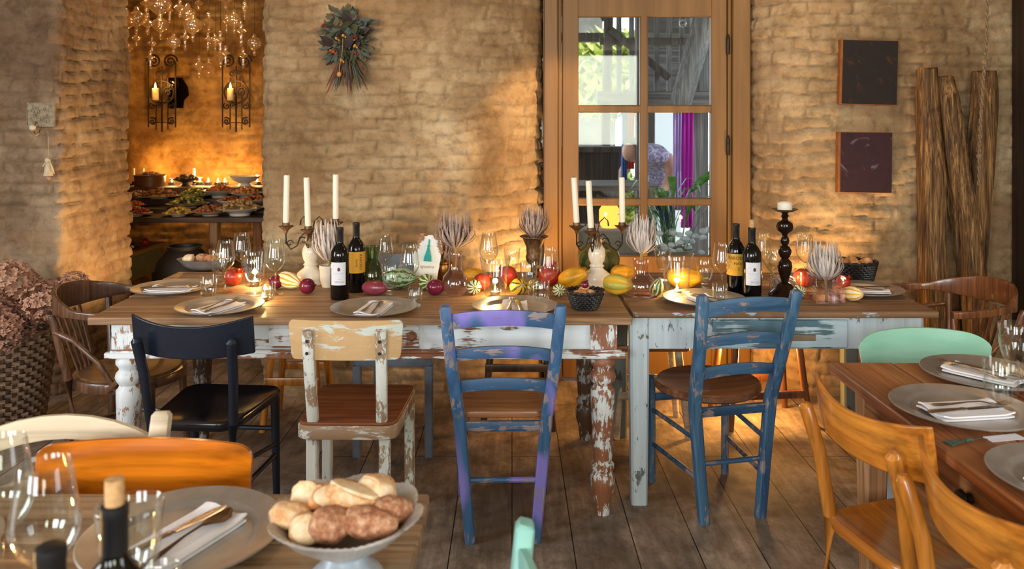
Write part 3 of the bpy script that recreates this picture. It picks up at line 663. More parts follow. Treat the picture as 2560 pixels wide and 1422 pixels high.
def curve_back_chair(label, loc, rz, fm, bm_, sm, H=.80, w=.215, name='curved_back_chair', bh=.115, foot=.145):
    t = thing(name, label, 'chair', loc, rz)
    for sx in (-1, 1):
        M().sweep([(sx*(foot+.02), -.235, 0), (sx*foot, -.19, .25), (sx*foot, -.175, .45), (sx*(foot+.012), -.20, .62), (sx*(foot+.02), -.235, H-.065), (sx*(foot+.021), -.236, H-.055)], [.026,.032,.036,.034,.036,.020], 14).build('back_post', fm, t)
        M().sweep([(sx*.165, .185, 0), (sx*.16, .18, .43)], [.026, .036], 14).build('leg', fm, t)
        M().sweep([(sx*(foot+.003), -.19, .20), (sx*.163, .182, .20)], .018, 8).build('stretcher', fm, t)
        M().sweep([(sx*foot, -.18, .30), (sx*.163, .182, .24)], .016, 8).build('stretcher', fm, t)
    M().sweep([(-.162, .182, .30), (.162, .182, .30)], .018, 8).build('stretcher', fm, t)
    # concave panel, its top edge dipping in the middle
    v = []; n = 16
    for i in range(n+1):
        u = 2*i/n-1; x = u*w; y = -.222+.055*u*u-.0; zc = .03*u*u
        hh = bh*(1-.10*u*u)*.5
        for dy, dz in ((0, -hh), (-.014, -hh), (-.014-.02, hh+zc), (-.02, hh+zc)):
            v.append((x, y+dy+.02, H-.075+dz+zc*.2))
    f = [(i*4+k, i*4+(k+1)%4, (i+1)*4+(k+1)%4, (i+1)*4+k) for i in range(n) for k in range(4)]+[(3,2,1,0), tuple(n*4+k for k in range(4))]
    M().add(v, f).build('backrest', bm_, t, bevel=.004)
    M().slab(seat_out(.195, .155, -.195, .205, .07), .425, .46, .008, .010).build('seat', sm, t)
    return t
def panel_chair(label, loc, rz, fm, fx, bm_, sm, H=.82, w=.145, bh=.115, foot=.115, rnd=.02, leg=None, curve=.02, name='panel_back_chair', lean=.08, top=0.0, rd=.35):
    t = thing(name, label, 'chair', loc, rz)
    leg = leg or fm
    for sx in (-1, 1):
        M().sweep([(sx*foot, -.19, .455), (sx*(foot+.004), -.19-lean*.5, .62), (sx*(foot+.006), -.19-lean, H-.03)], (.036, .028), kind='rect', up=(0,1,0)).build('back_post', fm, t)
        M().sweep([(sx*.125, -.17, 0), (sx*.125, -.17, .405)], (.038, .036), kind='rect', up=(0,1,0)).build('leg', leg, t)
        M().sweep([(sx*.16, .175, 0), (sx*.16, .175, .405)], (.036, .038), kind='rect', up=(0,1,0)).build('leg', leg, t)
    o = M().slab(seat_out(.185, .172, -.215, .20, .045), .405, .452, .004); o.build('seat_frame', fx, t)
    M().slab(seat_out(.182, .169, -.212, .197, .045), .452, .462, .003, .003).build('seat', sm, t)
    v = []; n = 28; k_ = 4
    for i in range(n+1):
        u = math.sin(PI/2*(2*i/n-1)); x = u*w; cr = min(1, max(0, (abs(u)-(1-rnd*4))/(rnd*4))) if rnd else 0
        q = bh*.5*(1-rd*(1-math.sqrt(max(0, 1-cr*cr)))); y = -.172-lean+curve*u*u; tt = top*(1-u*u)
        for dy, dz in ((0, -q), (-.011, -q), (-.017, q+tt), (-.006, q+tt)): v.append((x*(1-.04*(dz < 0)), y+dy, H-bh*.5+dz))
    f = [(i*4+k, i*4+(k+1)%4, (i+1)*4+(k+1)%4, (i+1)*4+k) for i in range(n) for k in range(4)]+[(3,2,1,0), tuple(n*4+k for k in range(4))]
    b = M().add(v, f).build('backrest', bm_, t, bevel=.003)
    for sx in (-1, 1):
        for z in (.035, .075): M().lathe([(0,0),(.006,.001),(.005,.003),(0,.003)], 8, mx=Matrix.Translation((sx*(foot+.004), -.206-lean, H-z-.03)) @ Matrix.Rotation(PI/2, 4, 'X')).build('screw', IRON, b)
    return t
def stool(label, loc, rz, fm, sm, h=.44, w=.17, name='wooden_stool', lo=.16):
    t = thing(name, label, 'stool', loc, rz)
    M().slab(seat_out(w, w, -.15, .15, .03), h-.03, h, .006).build('seat', sm, t)
    for sx in (-1, 1):
        for sy in (-1, 1): M().sweep([(sx*(w-.01), sy*.14, 0), (sx*(w-.05), sy*.10, h-.03)], [.032, .036], 10).build('leg', fm, t)
    for sy in (-1, 1): M().sweep([(-w+.02, sy*.13, lo), (w-.02, sy*.13, lo)], (.016, .036), kind='rect').build('stretcher', fm, t)
    return t
def bent_chair(label, loc, rz, fm, bm_, sm):
    """bentwood armchair: broad bent back and arm rail round the seat"""
    t = thing('bentwood_armchair', label, 'chair', loc, rz); R = .265
    seat = [(.205*math.cos(a), .20*math.sin(a)+.0) for a in [2*PI*k/40 for k in range(40)]]
    M().slab(seat, .435, .462, .006, .008).build('seat', sm, t)
    M().sweep([(.212*math.cos(2*PI*k/40), .207*math.sin(2*PI*k/40), .435) for k in range(41)], (.022, .040), kind='rect').build('seat_ring', fm, t)
    for x, y in ((-.15, -.14), (.15, -.14)): M().sweep([(x*1.25, y*1.35, 0), (x*1.08, y*1.12, .30), (x*1.15, y*1.2, .46), (x*1.45, y*1.45, .70), (x*1.46, y*1.5, .725)], [.028,.034,.034,.030,.026], 12).build('back_post', fm, t)
    for x, y in ((-.15, .15), (.15, .15)): M().sweep([(x*1.15, y*1.15, 0), (x, y, .43)], [.026, .034], 12).build('leg', fm, t)
    M().sweep([(.17*math.cos(2*PI*k/32), .16*math.sin(2*PI*k/32), .22) for k in range(33)], .020, 8).build('stretcher_hoop', fm, t)
    # back panel and arms in one bent band
    pts = []; sz = []
    for k in range(33):
        a = math.radians(-90-108+216*k/32); d = abs(k/16-1)   # 1 at the ends
        top = max(0, 1-d*1.75)
        pts.append((R*math.cos(a)*1.02, R*math.sin(a)*1.08+.0+.05*d*d, .735+.022*top**.6 if top > 0 else .735-.02*(d-.57)))
        sz.append((.016+.02*max(0, d-.55), .030+.075*min(1, top*1.5)**.8))
    M().sweep(pts, sz, kind='rect').build('backrest', bm_, t, bevel=.004)
    for sx in (-1, 1):
        M().sweep([(sx*.262, .13, .71), (sx*.285, .16, .62), (sx*.275, .10, .50), (sx*.225, .02, .435)], .026, 10).build('arm_support', fm, t)
        M().sweep([(sx*.215, -.2, .66), (sx*.26, -.10, .64), (sx*.262, 0, .55), (sx*.235, .06, .43)], .022, 10).build('arm_support', fm, t)
    for k in (-2, -1, 0, 1, 2): M().sweep([(k*.03, -.185, .455), (k*.042, -.262, .70)], (.014, .008), kind='rect', up=(0,1,0)).build('back_spindle', bm_, t)
    return t
curve_back_chair('blue-black lacquered chair with curved back at the left of the white table', (-1.09, 2.93, 0), math.radians(-4), BLACKP, BLACKP, BLACKG, H=.81)
panel_chair('white peeling chair with bare plywood back and red-brown seat', (-.56, 2.93, 0), math.radians(-1), CREAM_Z, CREAM_X, PLY, SEAT_BR, H=.815, w=.195, bh=.135, foot=.118, lean=.05)
ladder_chair('blue ladder-back chair with lilac patches seen squarely from behind', (-.035, 3.00, 0), math.radians(1), PURP, PURP_X, SEAT_LT, H=.865, tw=.195)
ladder_chair('worn dark blue ladder-back chair turned at the blue-grey table', (.785, 3.155, 0), math.radians(13), BLUE, BLUE_X, SEAT_WD, H=.875, seat='round', tw=.185)
bent_chair('dark bentwood armchair at the left end of the white table', (-1.60, 3.36, 0), -PI/2, BENT, BENT, BENT_S)
bent_chair('red-brown bentwood armchair at the right end by the timber posts', (1.83, 3.42, 0), PI/2+.15, BENT_R, BENT_R, BENT_S)
curve_back_chair('honey-coloured chair whose seat shows beside the pine table, farther one', (1.04, 2.0, 0), math.radians(-76.5), HONEY, HONEY_X, HONEY_X, H=.80, w=.21)
curve_back_chair('honey-coloured chair in the bottom right corner, nearer one', (1.055, 1.51, 0), math.radians(-89), HONEY, HONEY_X, HONEY_X, H=.80, w=.21)
panel_chair('mint green chair at the far end of the pine table', (1.385, 2.50, 0), PI, GREY_W, GREY_W, MINT, MINT, H=.765, w=.222, bh=.13, foot=.14, rnd=.09, rd=.6, curve=.05, top=.018, lean=.05)
panel_chair('orange varnished plywood chair behind the foreground table', (-.755, 1.46, 0), PI, ORNG, ORNG, ORNG, ORNG, H=.815, w=.222, bh=.20, foot=.12, rnd=.035, rd=.25, curve=.03, lean=.03, top=.006)
ladder_chair('pale raw beech chair in the lower left corner', (-.985, 1.52, 0), PI, BEECH, BEECH, BEECH, H=.845, tw=.215, fw=.13, rise=.045, lean=.07)
ladder_chair('turquoise chair with red scratches at the bottom edge', (-.20, 1.05, 0), PI/2, TEAL, TEAL, SEAT_LT, H=.86, tw=.19, lean=.05)
panel_chair('grey-blue chair on the wall side of the white table', (-.53, 3.74, 0), PI, GREYCH, GREYCH, GREYCH, GREYCH, H=.83, w=.17, bh=.12, lean=.08)
stool('yellow-brown stool on the wall side behind the blue-black chair', (-1.06, 3.98, 0), 0, HONEY, HONEY, w=.15, lo=.24)
stool('dark brown stool behind the lilac and blue chair', (.03, 4.0, 0), 0, BENT, BENT, w=.18, lo=.3)
stool('pinkish wooden stool behind the square grey leg', (.66, 3.90, 0), 0, BEECH, SEAT_LT, w=.18, lo=.20)
stool('dark wide stool below the worn blue drawer', (1.24, 4.02, 0), .1, BENT_R, BENT_R, w=.21, lo=.16)
# ------------------------------------------------------------------ place settings
def charger():
    return M().lathe([(0,.003),(.112,.003),(.118,.005),(.126,.012),(.132,.014),(.158,.019),(.164,.021),(.1665,.019),(.164,.016),(.128,.008),(.115,0),(0,0)], 64)
def strip(m, pts, mx=None, n=8, kind='round'):
    """pts: (along y, half width, z, thickness, x)"""
    m.sweep([(p[4] if len(p) > 4 else 0, p[0], p[2]) for p in pts], [(p[1]*2, p[3]) for p in pts], n, kind, mx=mx)
def fork_mesh():
    m = M()
    strip(m, [(-.10,.004,.003,.002),(-.095,.009,.003,.003),(-.08,.0095,.003,.0035),(-.05,.006,.004,.003),(-.01,.0028,.008,.003),(.02,.0028,.009,.003),(.035,.006,.007,.0028),(.048,.0115,.004,.0024),(.058,.0125,.002,.0022)])
    for k in range(4):
        x = -.0098+k*.00655
        strip(m, [(.056,.0026,.0022,.0022,x),(.075,.0021,.0022,.002,x),(.092,.0017,.006,.0018,x),(.099,.0006,.008,.001,x)], n=6)
    return m
def knife_mesh():
    m = M()
    strip(m, [(-.11,.005,.005,.004),(-.10,.0095,.005,.007),(-.07,.009,.005,.007),(-.02,.006,.005,.006),(-.012,.0075,.005,.007),(-.004,.005,.005,.005),(.0,.0085,.004,.0022),(.05,.010,.004,.0018),(.09,.009,.004,.0016),(.108,.003,.004,.001)])
    return m
def spoon_mesh():
    m = M()
    strip(m, [(-.10,.004,.003,.002),(-.09,.0095,.003,.003),(-.06,.007,.004,.003),(-.01,.0028,.008,.003),(.03,.003,.008,.003),(.045,.010,.005,.003),(.065,.019,.001,.004),(.085,.018,.001,.004),(.10,.008,.005,.003),(.104,.002,.006,.002)])
    return m
def napkin_mesh(w=.10, l=.19, seed=0):
    rnd = random.Random(seed); m = M()
    for k in range(2):
        nx, ny = 8, 14; x0 = -w/2+k*.0016; x1 = w/2-k*.002; top = []; bot = []
        for j in range(ny+1):
            for i in range(nx+1):
                u = i/nx; v = j/ny; x = x0+(x1-x0)*u; y = -l/2+l*v+.004*k
                lift = .0025*math.sin(u*5+k+seed)+.006*max(0, abs(2*v-1)-.75)*4*(1 if k == 1 else .3)*(.6+.4*math.sin(u*7+seed))
                z = .0045*k+.002+lift
                bot.append((x, y, z)); top.append((x, y, z+.0038))
        W = nx+1; N = W*(ny+1); f = []
        for j in range(ny):
            for i in range(nx):
                a = j*W+i; f.append((a, a+W, a+W+1, a+1)); f.append((N+a, N+a+1, N+a+W+1, N+a+W))
        for i in range(nx): f.append((i, i+1, N+i+1, N+i)); a = ny*W+i; f.append((a+1, a, N+a, N+a+1))
        for j in range(ny): a = j*W; f.append((a+W, a, N+a, N+a+W)); a += nx; f.append((a, a+W, N+a+W, N+a))
        m.add(bot+top, f)
    return m
P0 = charger().build('charger_plate', PEWTER); F0 = fork_mesh().build('fork', STEEL); K0 = knife_mesh().build('knife', STEEL)
N0 = napkin_mesh().build('folded_napkin', LINEN, angle=60); S0 = spoon_mesh().build('spoon', BRONZE)
first = set()
def inst(src, loc, rot, label, cat, group, sc=None, mat=None):
    if src.name not in first:
        first.add(src.name); o = src
    else:
        o = src.copy(); COL.objects.link(o)
    o.location = loc; o.rotation_euler = rot
    if sc: o.scale = (sc, sc, sc)
    return tag(o, label, cat, group)
def setting(x, y, rn, where, rc=None, dx=0, dy=0, cut='fk', zt=.7602, nap=True, fsc=1):
    inst(P0, (x, y, zt), (0, 0, rn), 'round pewter charger plate '+where, 'plate', 'pewter charger plates')
    if not nap: return
    z = zt+.004; rc = rn if rc is None else rc
    inst(N0, (x+dx, y+dy, z), (0, 0, rn), 'white folded napkin on the plate '+where, 'napkin', 'folded napkins')
    c, s = math.cos(rc), math.sin(rc)
    for k, off in zip(cut, (-.016, .018)):
        src, nm = {'f': (F0, 'fork'), 'k': (K0, 'knife'), 's': (S0, 'spoon')}[k]
        up = .030 if k == 'f' else -.006
        inst(src, (x+dx+c*off-s*up, y+dy+s*off+c*up, z+.0125), (0, 0, rc+(.10 if off > 0 else -.06)), nm+' lying on the napkin '+where, nm, 'cutlery on the napkins')
R_ = math.radians
setting(-1.465, 3.45, R_(-100), 'at the left end of the white table', R_(-95), .0, -.02)
setting(-1.131, 3.10, R_(-22), 'in front of the wine glasses, beside the black chair', R_(-20), .0, -.02)
setting(-.529, 3.075, R_(-8), 'in front of the left pair of wine bottles', R_(-6), .0, -.02)
setting(.011, 3.10, R_(0), 'in front of the first glass candle vase', R_(0), .0, -.02)
setting(.777, 3.235, R_(18), 'between second candle vase and right wine bottles', R_(24), .01, -.03)
setting(1.50, 3.42, R_(84), 'at the right end of the blue-grey table', R_(86), .0, -.01)
setting(1.336, 2.26, R_(38), 'at the far end of the pine table', R_(30), .0, .0)
setting(1.117, 1.985, R_(-82), 'in the middle of the pine table', R_(-84), .0, -.01, cut='fk')
setting(1.128, 1.585, R_(-70), 'cut by the right edge on the pine table', R_(-70), .0, .0)
setting(-.565, 1.375, R_(-24), 'in the foreground beside the bread bowl', R_(-27), .005, -.01, cut='ks')
setting(-1.02, 1.30, R_(-25), 'in the lower left corner of the foreground table', R_(-25), .06, .0)
# ------------------------------------------------------------------ glassware
def hollow(prof, t=.0016):
    """outer profile (bottom to rim) -> closed thin wall"""
    inn = [(max(r-t, .0), z+(t if i == 0 else 0)) for i, (r, z) in enumerate(prof)]
    return prof+[(prof[-1][0]-t*.5, prof[-1][1]+t*.6)]+inn[::-1]
def wine_glass():
    t = bpy.data.objects.new('wine_glass', None)
    foot = [(0,0),(.033,.0),(.0335,.0015),(.02,.003),(.008,.006),(.0038,.015),(.0032,.05),(.0032,.085),(.006,.094)]
    bowl = [(.004,.092),(.016,.099),(.030,.113),(.0385,.130),(.0405,.142),(.0395,.155),(.035,.185),(.0295,.222)]
    return foot, hollow(bowl, .0011)
WG = wine_glass()
def vessel(name, profs, mats, label, loc, cat, group=None, sc=1, n=36, mods=None):
    t = thing(name, label, cat, loc, 0, group, sc)
    for i, (nm, pr) in enumerate(profs):
        M().lathe(pr, n, mods[i] if mods else None).build(nm, mats[i] if isinstance(mats, list) else mats, t, angle=55)
    return t
def facet(k=9, a=.05, z0=0, z1=1):
    return lambda th, r, z: ((1+a*abs(math.sin(th*k/2)) if z0 < z < z1 else 1), 0)
wg = vessel('wine_glass', [('foot', WG[0]), ('bowl', WG[1])], GLASS, '', (0,0,0), 'glass')
GOB_F = [(0,0),(.031,0),(.032,.003),(.024,.006),(.012,.012),(.011,.018),(.016,.024),(.013,.030),(.016,.037),(.012,.045),(.011,.05)]
GOB_B = hollow([(.010,.048),(.020,.054),(.026,.066),(.031,.085),(.036,.105),(.0355,.112),(.039,.145)], .0025)
gb = vessel('pressed_glass_goblet', [('foot', GOB_F), ('bowl', GOB_B)], GLASS, '', (0,0,0), 'glass', mods=[facet(8,.10,.008,.046), facet(9,.07,.05,.103)], n=54)
TUM = hollow([(0,0),(.030,.0),(.034,.004),(.0355,.03),(.037,.088)], .002)
tb = vessel('glass_tumbler', [('body', TUM), ('base', [(0,.0025),(.031,.0025),(.032,.010),(0,.012)])], GLASS, '', (0,0,0), 'glass')
def put(root, used, px, py, label, group, sc=1, z=.76, xy=None):
    x, y = xy or at(px, py, z)
    if used[0]:
        used[0] = False; root.location = (x, y, z+.0003); root['label'] = label; root['group'] = group; root.scale = (sc, sc, sc); return root
    return dup(root, (x, y, z+.0003), 0, label, group, sc=sc)
u1, u2, u3 = [True], [True], [True]
GW_ = 'stemmed wine glasses'
for px, py, s, l in ((563, 731, 1.0, 'clear wine glass in front of the pomegranate at the left end'), (604, 708, 1.02, 'wine glass standing rearmost in the left group of glasses'),
    (688, 735, 1.03, 'wine glass left of the yellow and white gourd'), (1024, 748, 1.0, 'wine glass in front of the paper menu card'), (1222, 712, 1.05, 'wine glass behind the first glass candle vase'),
    (1372, 758, 1.0, 'wine glass in front of the metal urn'), (1805, 741, 1.0, 'wine glass left of the yellow-labelled bottle by the door'), (2013, 708, 1.0, 'wine glass behind the glass cube on the blue-grey table'),
    (1905, 706, 1.0, 'wine glass behind the white-labelled bottle with a cork'), (962, 706, .98, 'wine glass hidden behind the first two bottles')):
    put(wg, u1, px, py, l, GW_, s)
put(wg, u1, 0, 0, 'large blurred wine glass at the left of the foreground', GW_, 1.12, xy=(-.645, 1.105))
put(wg, u1, 0, 0, 'blurred wine glass cut by the left edge of the photo', GW_, 1.10, xy=(-.765, 1.20))
put(wg, u1, 0, 0, 'wine glass at the right edge on the pine table', GW_, 1.0, xy=(1.40, 2.06))
GG = 'pressed glass goblets'
for px, py, s, l in ((633, 733, 1.05, 'glowing faceted goblet in the left group of glasses'), (976, 750, 1.0, 'faceted goblet above the torpedo-shaped red onion'), (1322, 742, 1.0, 'faceted goblet right of the first candle vase'),
    (1762, 732, 1.0, 'faceted goblet between the second candle vase and the wine glass'), (1657, 700, 1.0, 'faceted goblet behind the second candle vase'), (1935, 700, 1.0, 'faceted goblet left of the dark turned candlestick'),
    (547, 712, 1.1, 'faceted goblet behind the leftmost wine glass'), (1280, 700, 1.0, 'faceted goblet behind the striped gourd')):
    put(gb, u2, px, py, l, GG, s)
put(gb, u2, 0, 0, 'blurred faceted goblet behind the foreground bottle', GG, 1.2, xy=(-.545, 1.14))
put(gb, u2, 0, 0, 'small blurred glass in front of the foreground plate', GG, .92, xy=(-.468, 1.04))
put(gb, u2, 0, 0, 'faceted goblet at the right edge on the pine table', GG, 1.15, xy=(1.385, 2.20))
GT = 'low glass tumblers'
for px, py, s, l in ((521, 738, .95, 'low tumbler beside the plate at the left end'), (671, 750, .75, 'small tumbler in front of the third wine glass'), (1020, 752, .8, 'low tumbler at the foot of the glass before the menu card'),
    (1365, 768, .95, 'low tumbler beside the small black basket'), (1808, 741, .85, 'low tumbler at the foot of the glass by the right bottles'), (1985, 728, .9, 'tumbler behind the striped small gourd')):
    if px == 671: put(tb, u3, px, 748, l, GT, s)
    elif px == 1020: put(tb, u3, 1038, 766, l, GT, s)
    elif px == 1365: put(tb, u3, 1352, 752, l, GT, s)
    elif px == 1808: put(tb, u3, 1800, 755, l, GT, s)
    else: put(tb, u3, px, py, l, GT, s)
put(tb, u3, 0, 0, 'large tumbler between the two plates on the pine table', GT, 1.15, xy=(1.275, 2.085))
# ------------------------------------------------------------------ tea lights and glass vases
def tealight(x, y, label, e=1.2, sc=1, z=.76):
    t = thing('tea_light', label, 'candle', (x, y, z), 0, 'burning tea lights', sc)
    M().lathe([(0,0),(.0185,0),(.019,.002),(.019,.016),(.0175,.016),(.0175,.012),(0,.012)], 24).build('cup', STEEL, t)
    M().lathe([(0,.012),(.0174,.012),(.0174,.0145),(.004,.0135),(0,.0135)], 24).build('wax', WAXLIT, t)
    M().lathe([(0,.016),(.003,.019),(.0045,.023),(.003,.029),(.0008,.036),(0,.037)], 12).build('flame', FLAME, t)
    if e: point('tea_light_glow', (0, 0, .05), e, (1, .60, .22), .012, t)
    return t
def candle_vase(x, y, label, sc=1):
    pr = hollow([(0,0),(.036,0),(.044,.004),(.046,.010),(.048,.03),(.055,.11),(.066,.162)], .0028)
    return vessel('glass_candle_vase', [('body', pr)], GLASS, label, (x, y, .7602), 'vase', 'glass candle vases', sc, 48)
for px, py, l, s in ((1238, 740, 'wide glass vase holding the tea light in the middle of the white table', 1.0), (1692, 738, 'wide glass vase holding the tea light before the yellow gourd', 1.08), (637, 714, 'wide glass vase glowing behind the faceted goblet at left', 1.0)):
    x, y = at(px, py); candle_vase(x, y, l, s)
    tealight(x, y, {1238: 'tea light burning in the middle glass vase', 1692: 'tea light burning in the glass vase by the yellow gourd', 637: 'tea light burning in the left glass vase'}[px], 1.6, z=.7635, sc=1.05)
x, y = at(672, 716); tealight(*at(657, 752), 'tea light at the foot of the small tumbler at left', .9)
tealight(*at(1977, 722), 'tea light shining right of the dark turned candlestick', 1.3)
tealight(-.815, 1.10, 'blurred tea light in the lower left corner', .8, 1.1)
tealight(*at(1665, 735), 'tea light left of the striped gourd near the second vase', .6) if False else None
# ------------------------------------------------------------------ proteas and their vases
def protea(label, loc, rot=(0,0,0), sc=1, mat=BRACT, seed=0, spread=1.0, n=70):
    t = thing('dried_protea', label, 'flower', loc, 0, 'dried proteas'); t.rotation_euler = rot; t.scale = (sc, sc, sc)
    rnd = random.Random(seed); m = M()
    for k in range(n):
        q = (k/n)**.8; a = k*2.39996+rnd.uniform(-.15, .15); L = .055+.075*q+rnd.uniform(-.008, .008); base = .010+.012*(1-q); out = (.050-.016*q)*spread+rnd.uniform(-.004, .004)
        zb = -.005+.012*q; pts = []; sz = []
        for j, u in enumerate((0, .2, .45, .7, .9, 1.0)):
            r = base+out*math.sin(u*1.9)*(1.0 if u < .8 else .98); pts.append((math.cos(a)*r, math.sin(a)*r, zb+L*u)); sz.append((.0015+.0125*math.sin(PI*min(1, u*.82+.12))**1.2*(1-.5*u), .0018))
        m.sweep(pts, sz, 6, up=(math.cos(a), math.sin(a), .01))
    m.build('bracts', mat, t, clean=False)
    M().blob(.026, .026, .042, seed, .06, mx=Matrix.Translation((0,0,.045))).build('flower_core', BRACTC, t)
    M().sweep([(0,0,.01),(.002,0,-.05),(0,.002,-.085)], .009, 8).build('stem', STALK, t)
    return t
def round_vase(name, label, x, y, pr, mat, mod=None, sc=1):
    return vessel(name, [('body', hollow(pr, .0022))], mat, label, (x, y, .7602), 'vase', None, sc, 48, [mod] if mod else None)
x, y = at(1138, 738); round_vase('round_glass_vase', 'round clear bottle vase holding a dried protea, right of the menu card', x, y, [(0,0),(.035,.0),(.05,.012),(.057,.045),(.050,.08),(.030,.103),(.026,.115),(.027,.165),(.031,.18)], GLASS_P)
protea('large dried protea in the round clear vase beside the menu card', (x, y, .9665), (.05, 0, 0), 1.12, BRACT, 3, 1.15)
x, y = at(1603, 742); round_vase('ribbed_glass_vase', 'ribbed lilac bulb vase holding a dried protea by the door', x, y, [(0,0),(.045,.0),(.058,.012),(.064,.040),(.060,.065),(.040,.088),(.034,.096),(.033,.13),(.038,.158)], GLASS_P, lambda th, r, z: (1, .0012*math.sin(z*900)))
protea('dried protea in the ribbed lilac bulb vase', (x, y, .950), (.03, .05, 0), 1.12, BRACTW, 4, .85)
x, y = at(1335, 690); t = thing('metal_urn', 'rusty metal urn vase standing against the left door jamb', 'vase', (x, y, .7602))
M().lathe([(0,0),(.035,0),(.036,.008),(.018,.02),(.014,.045),(.018,.05)], 24).build('foot', RUSTY, t)
M().lathe([(.0,.048),(.018,.05),(.034,.068),(.040,.09),(.034,.105),(.036,.14),(.052,.178),(.066,.186),(.066,.190),(.050,.184),(.032,.142),(0,.10)], 32, lambda th, r, z: (1+.03*math.cos(8*th)*(z > .1), 0)).build('cup', RUSTY, t)
protea('dried protea standing in the rusty metal urn', (x, y, .950), (0, .03, 0), 1.08, BRACT, 5, 1.1)
x, y = at(2063, 750); t = thing('glass_cube_vase', 'square clear glass vase holding a dried protea near the right table end', 'vase', (x, y, .7602))
q = M()
for b in ((-.06,-.052,-.06,.06), (.052,.06,-.06,.06), (-.052,.052,-.06,-.052), (-.052,.052,.052,.06)): q.box(*b, 0, .105)
q.box(-.06,.06,-.06,.06,-.0,.010); q.build('body', GLASS_P, t, bevel=.002)
protea('pale dried protea in the square glass vase', (x, y, .85), (0, -.05, 0), 1.15, BRACTW, 6, .9)
protea('dried protea standing behind the first bottle beside the white candelabrum', (*at(822, 716), .885), (0, -.05, 0), 1.25, BRACTW, 7, .85)
t = thing('flower_pot', 'small earthenware pot with white rim behind the first bottle', 'pot', (*at(822, 716), .7602))
M().lathe([(0,0),(.03,0),(.038,.03),(.04,.075),(.042,.08),(.042,.095),(.036,.095),(.034,.08),(0,.07)], 24).build('body', CERAM, t)
protea('dried protea lying on its side between bottle and dark candlestick', (1.145, 3.47, .813), (PI/2+.9, 0, R_(70)), 1.15, BRACT, 8, .75)
protea('small dried protea behind the menu card', (*at(1108, 700), .86), (0, 0, 0), .9, BRACT, 9, .8)
t = thing('brass_pot', 'brass-rimmed pot behind the round clear vase', 'pot', (*at(1108, 700), .7602))
M().lathe([(0,0),(.03,0),(.042,.03),(.044,.06),(.04,.075),(.045,.08),(.045,.088),(.038,.088),(.036,.07),(0,.06)], 24).build('body', GOLD, t)
# ------------------------------------------------------------------ bottles
def cyl_map(vs, R, zc, a0=0):
    return [((R)*math.sin(x/R+a0), -(R)*math.cos(x/R+a0), zc+y) for x, y, z in vs]
def wine_bottle(label, loc, rz, lab='white', cork=False, sc=1, tall=.295):
    t = thing('wine_bottle', label, 'bottle', loc, rz, None, sc); R = .038
    k = tall/.30
    M().lathe([(0,.004),(.028,.0),(R-.003,.001),(R,.006),(R,.185*k),(R-.003,.200*k),(.026,.217*k),(.017,.228*k),(.0145,.240*k),(.0138,.292*k),(.0,.292*k)], 40).build('glass_body', BOTTLE, t)
    M().lathe([(.0146,.235*k),(.0148,.236*k),(.0148,.283*k),(.0155,.284*k),(.0155,.297*k),(.013,.299*k),(0,.299*k)], 28).build('capsule', CAPS, t)
    if cork: M().lathe([(.0,.298*k),(.0105,.298*k),(.0108,.32*k),(.0105,.331*k),(0,.332*k)], 20).build('cork', CORK, t)
    if lab:
        w_, h0, h1 = (.066, .062, .155) if lab == 'white' else (.115, .085, .175)
        m = M(); n = 14; Rl = R+.0004
        vs = [(-w_/2+w_*i/n, z, 0) for z in (h0, h1) for i in range(n+1)]
        inn = cyl_map(vs, Rl, 0); out = cyl_map(vs, Rl+.0004, 0)
        f = [(i, i+1, n+2+i, n+1+i) for i in range(n)]; N = 2*(n+1)
        m.add(out, f).add(inn, [x[::-1] for x in f]); lb = m.build('label', LABELW if lab == 'white' else LABELY, t, clean=False)
        def txt(s, size, x, y, mt, rot=0):
            vs, fs = text_mesh(s, size); c, sn = math.cos(rot), math.sin(rot)
            vs = [(vx*c-vy*sn+x, vx*sn+vy*c, 0) for vx, vy, _ in vs]
            M().add(cyl_map(vs, Rl+.0008, y), fs).build('label_text', mt, lb, clean=False)
        def scribble(xa, xb, y, a):
            n_ = 60; up = [(xa+(xb-xa)*i/n_, y+a*math.sin(i*.9)*(.6+.4*math.sin(i*.37)), 0) for i in range(n_+1)]; lo = [(p, q-.0007, 0) for p, q, _ in up]
            M().add(cyl_map(up+lo, Rl+.0008, 0), [(i, n_+1+i, n_+2+i, i+1) for i in range(n_)]).build('script_line', INKG, lb, clean=False)
        if lab == 'white':
            txt('SPEZZA', .0105, .006, .075, INKG); scribble(-.020, .028, .110, .0022); scribble(-.002, .012, .088, .0010)
            M().add(cyl_map([(.004+.006*math.cos(a)*(1-.3*math.sin(a)), .008*math.sin(a), 0) for a in [2*PI*k/16 for k in range(16)]], Rl+.0008, .127), [tuple(range(16))]).build('emblem', plain('emblem_brown', '#5a3428', .6), lb, clean=False)
        elif lab == 'yellow_v':
            txt('RABOSO', .017, .022, .132, INK, -PI/2); txt('PIAVE', .013, .003, .128, INK, -PI/2)
        else:
            txt('RABOSO', .019, .0, .158, INK); txt('PIAVE', .016, .010, .135, INK); txt('2', .016, .010, .112, INK)
    return t
wine_bottle('dark wine bottle with white label, front one of the left pair', (-.708, 3.29, .7602), 0, 'white')
wine_bottle('dark wine bottle with plain yellow label lettered sideways, rear one of the left pair', (-.668, 3.43, .7602), R_(8), 'yellow_v', tall=.298)
wine_bottle('dark wine bottle with white label and a cork pushed in its neck', (.985, 3.285, .7602), R_(-6), 'white', True)
wine_bottle('dark wine bottle with yellow lettered label behind the corked one', (.945, 3.375, .7602), R_(-14), 'yellow', tall=.30)
wine_bottle('blurred dark bottle with tall stained cork in the foreground', (-.462, .93, .7602), 0, None, True, 1, tall=.275)
wine_bottle('blurred dark bottle cut by the bottom edge at left', (-.487, .845, .7602), 0, None, False, 1, tall=.272)
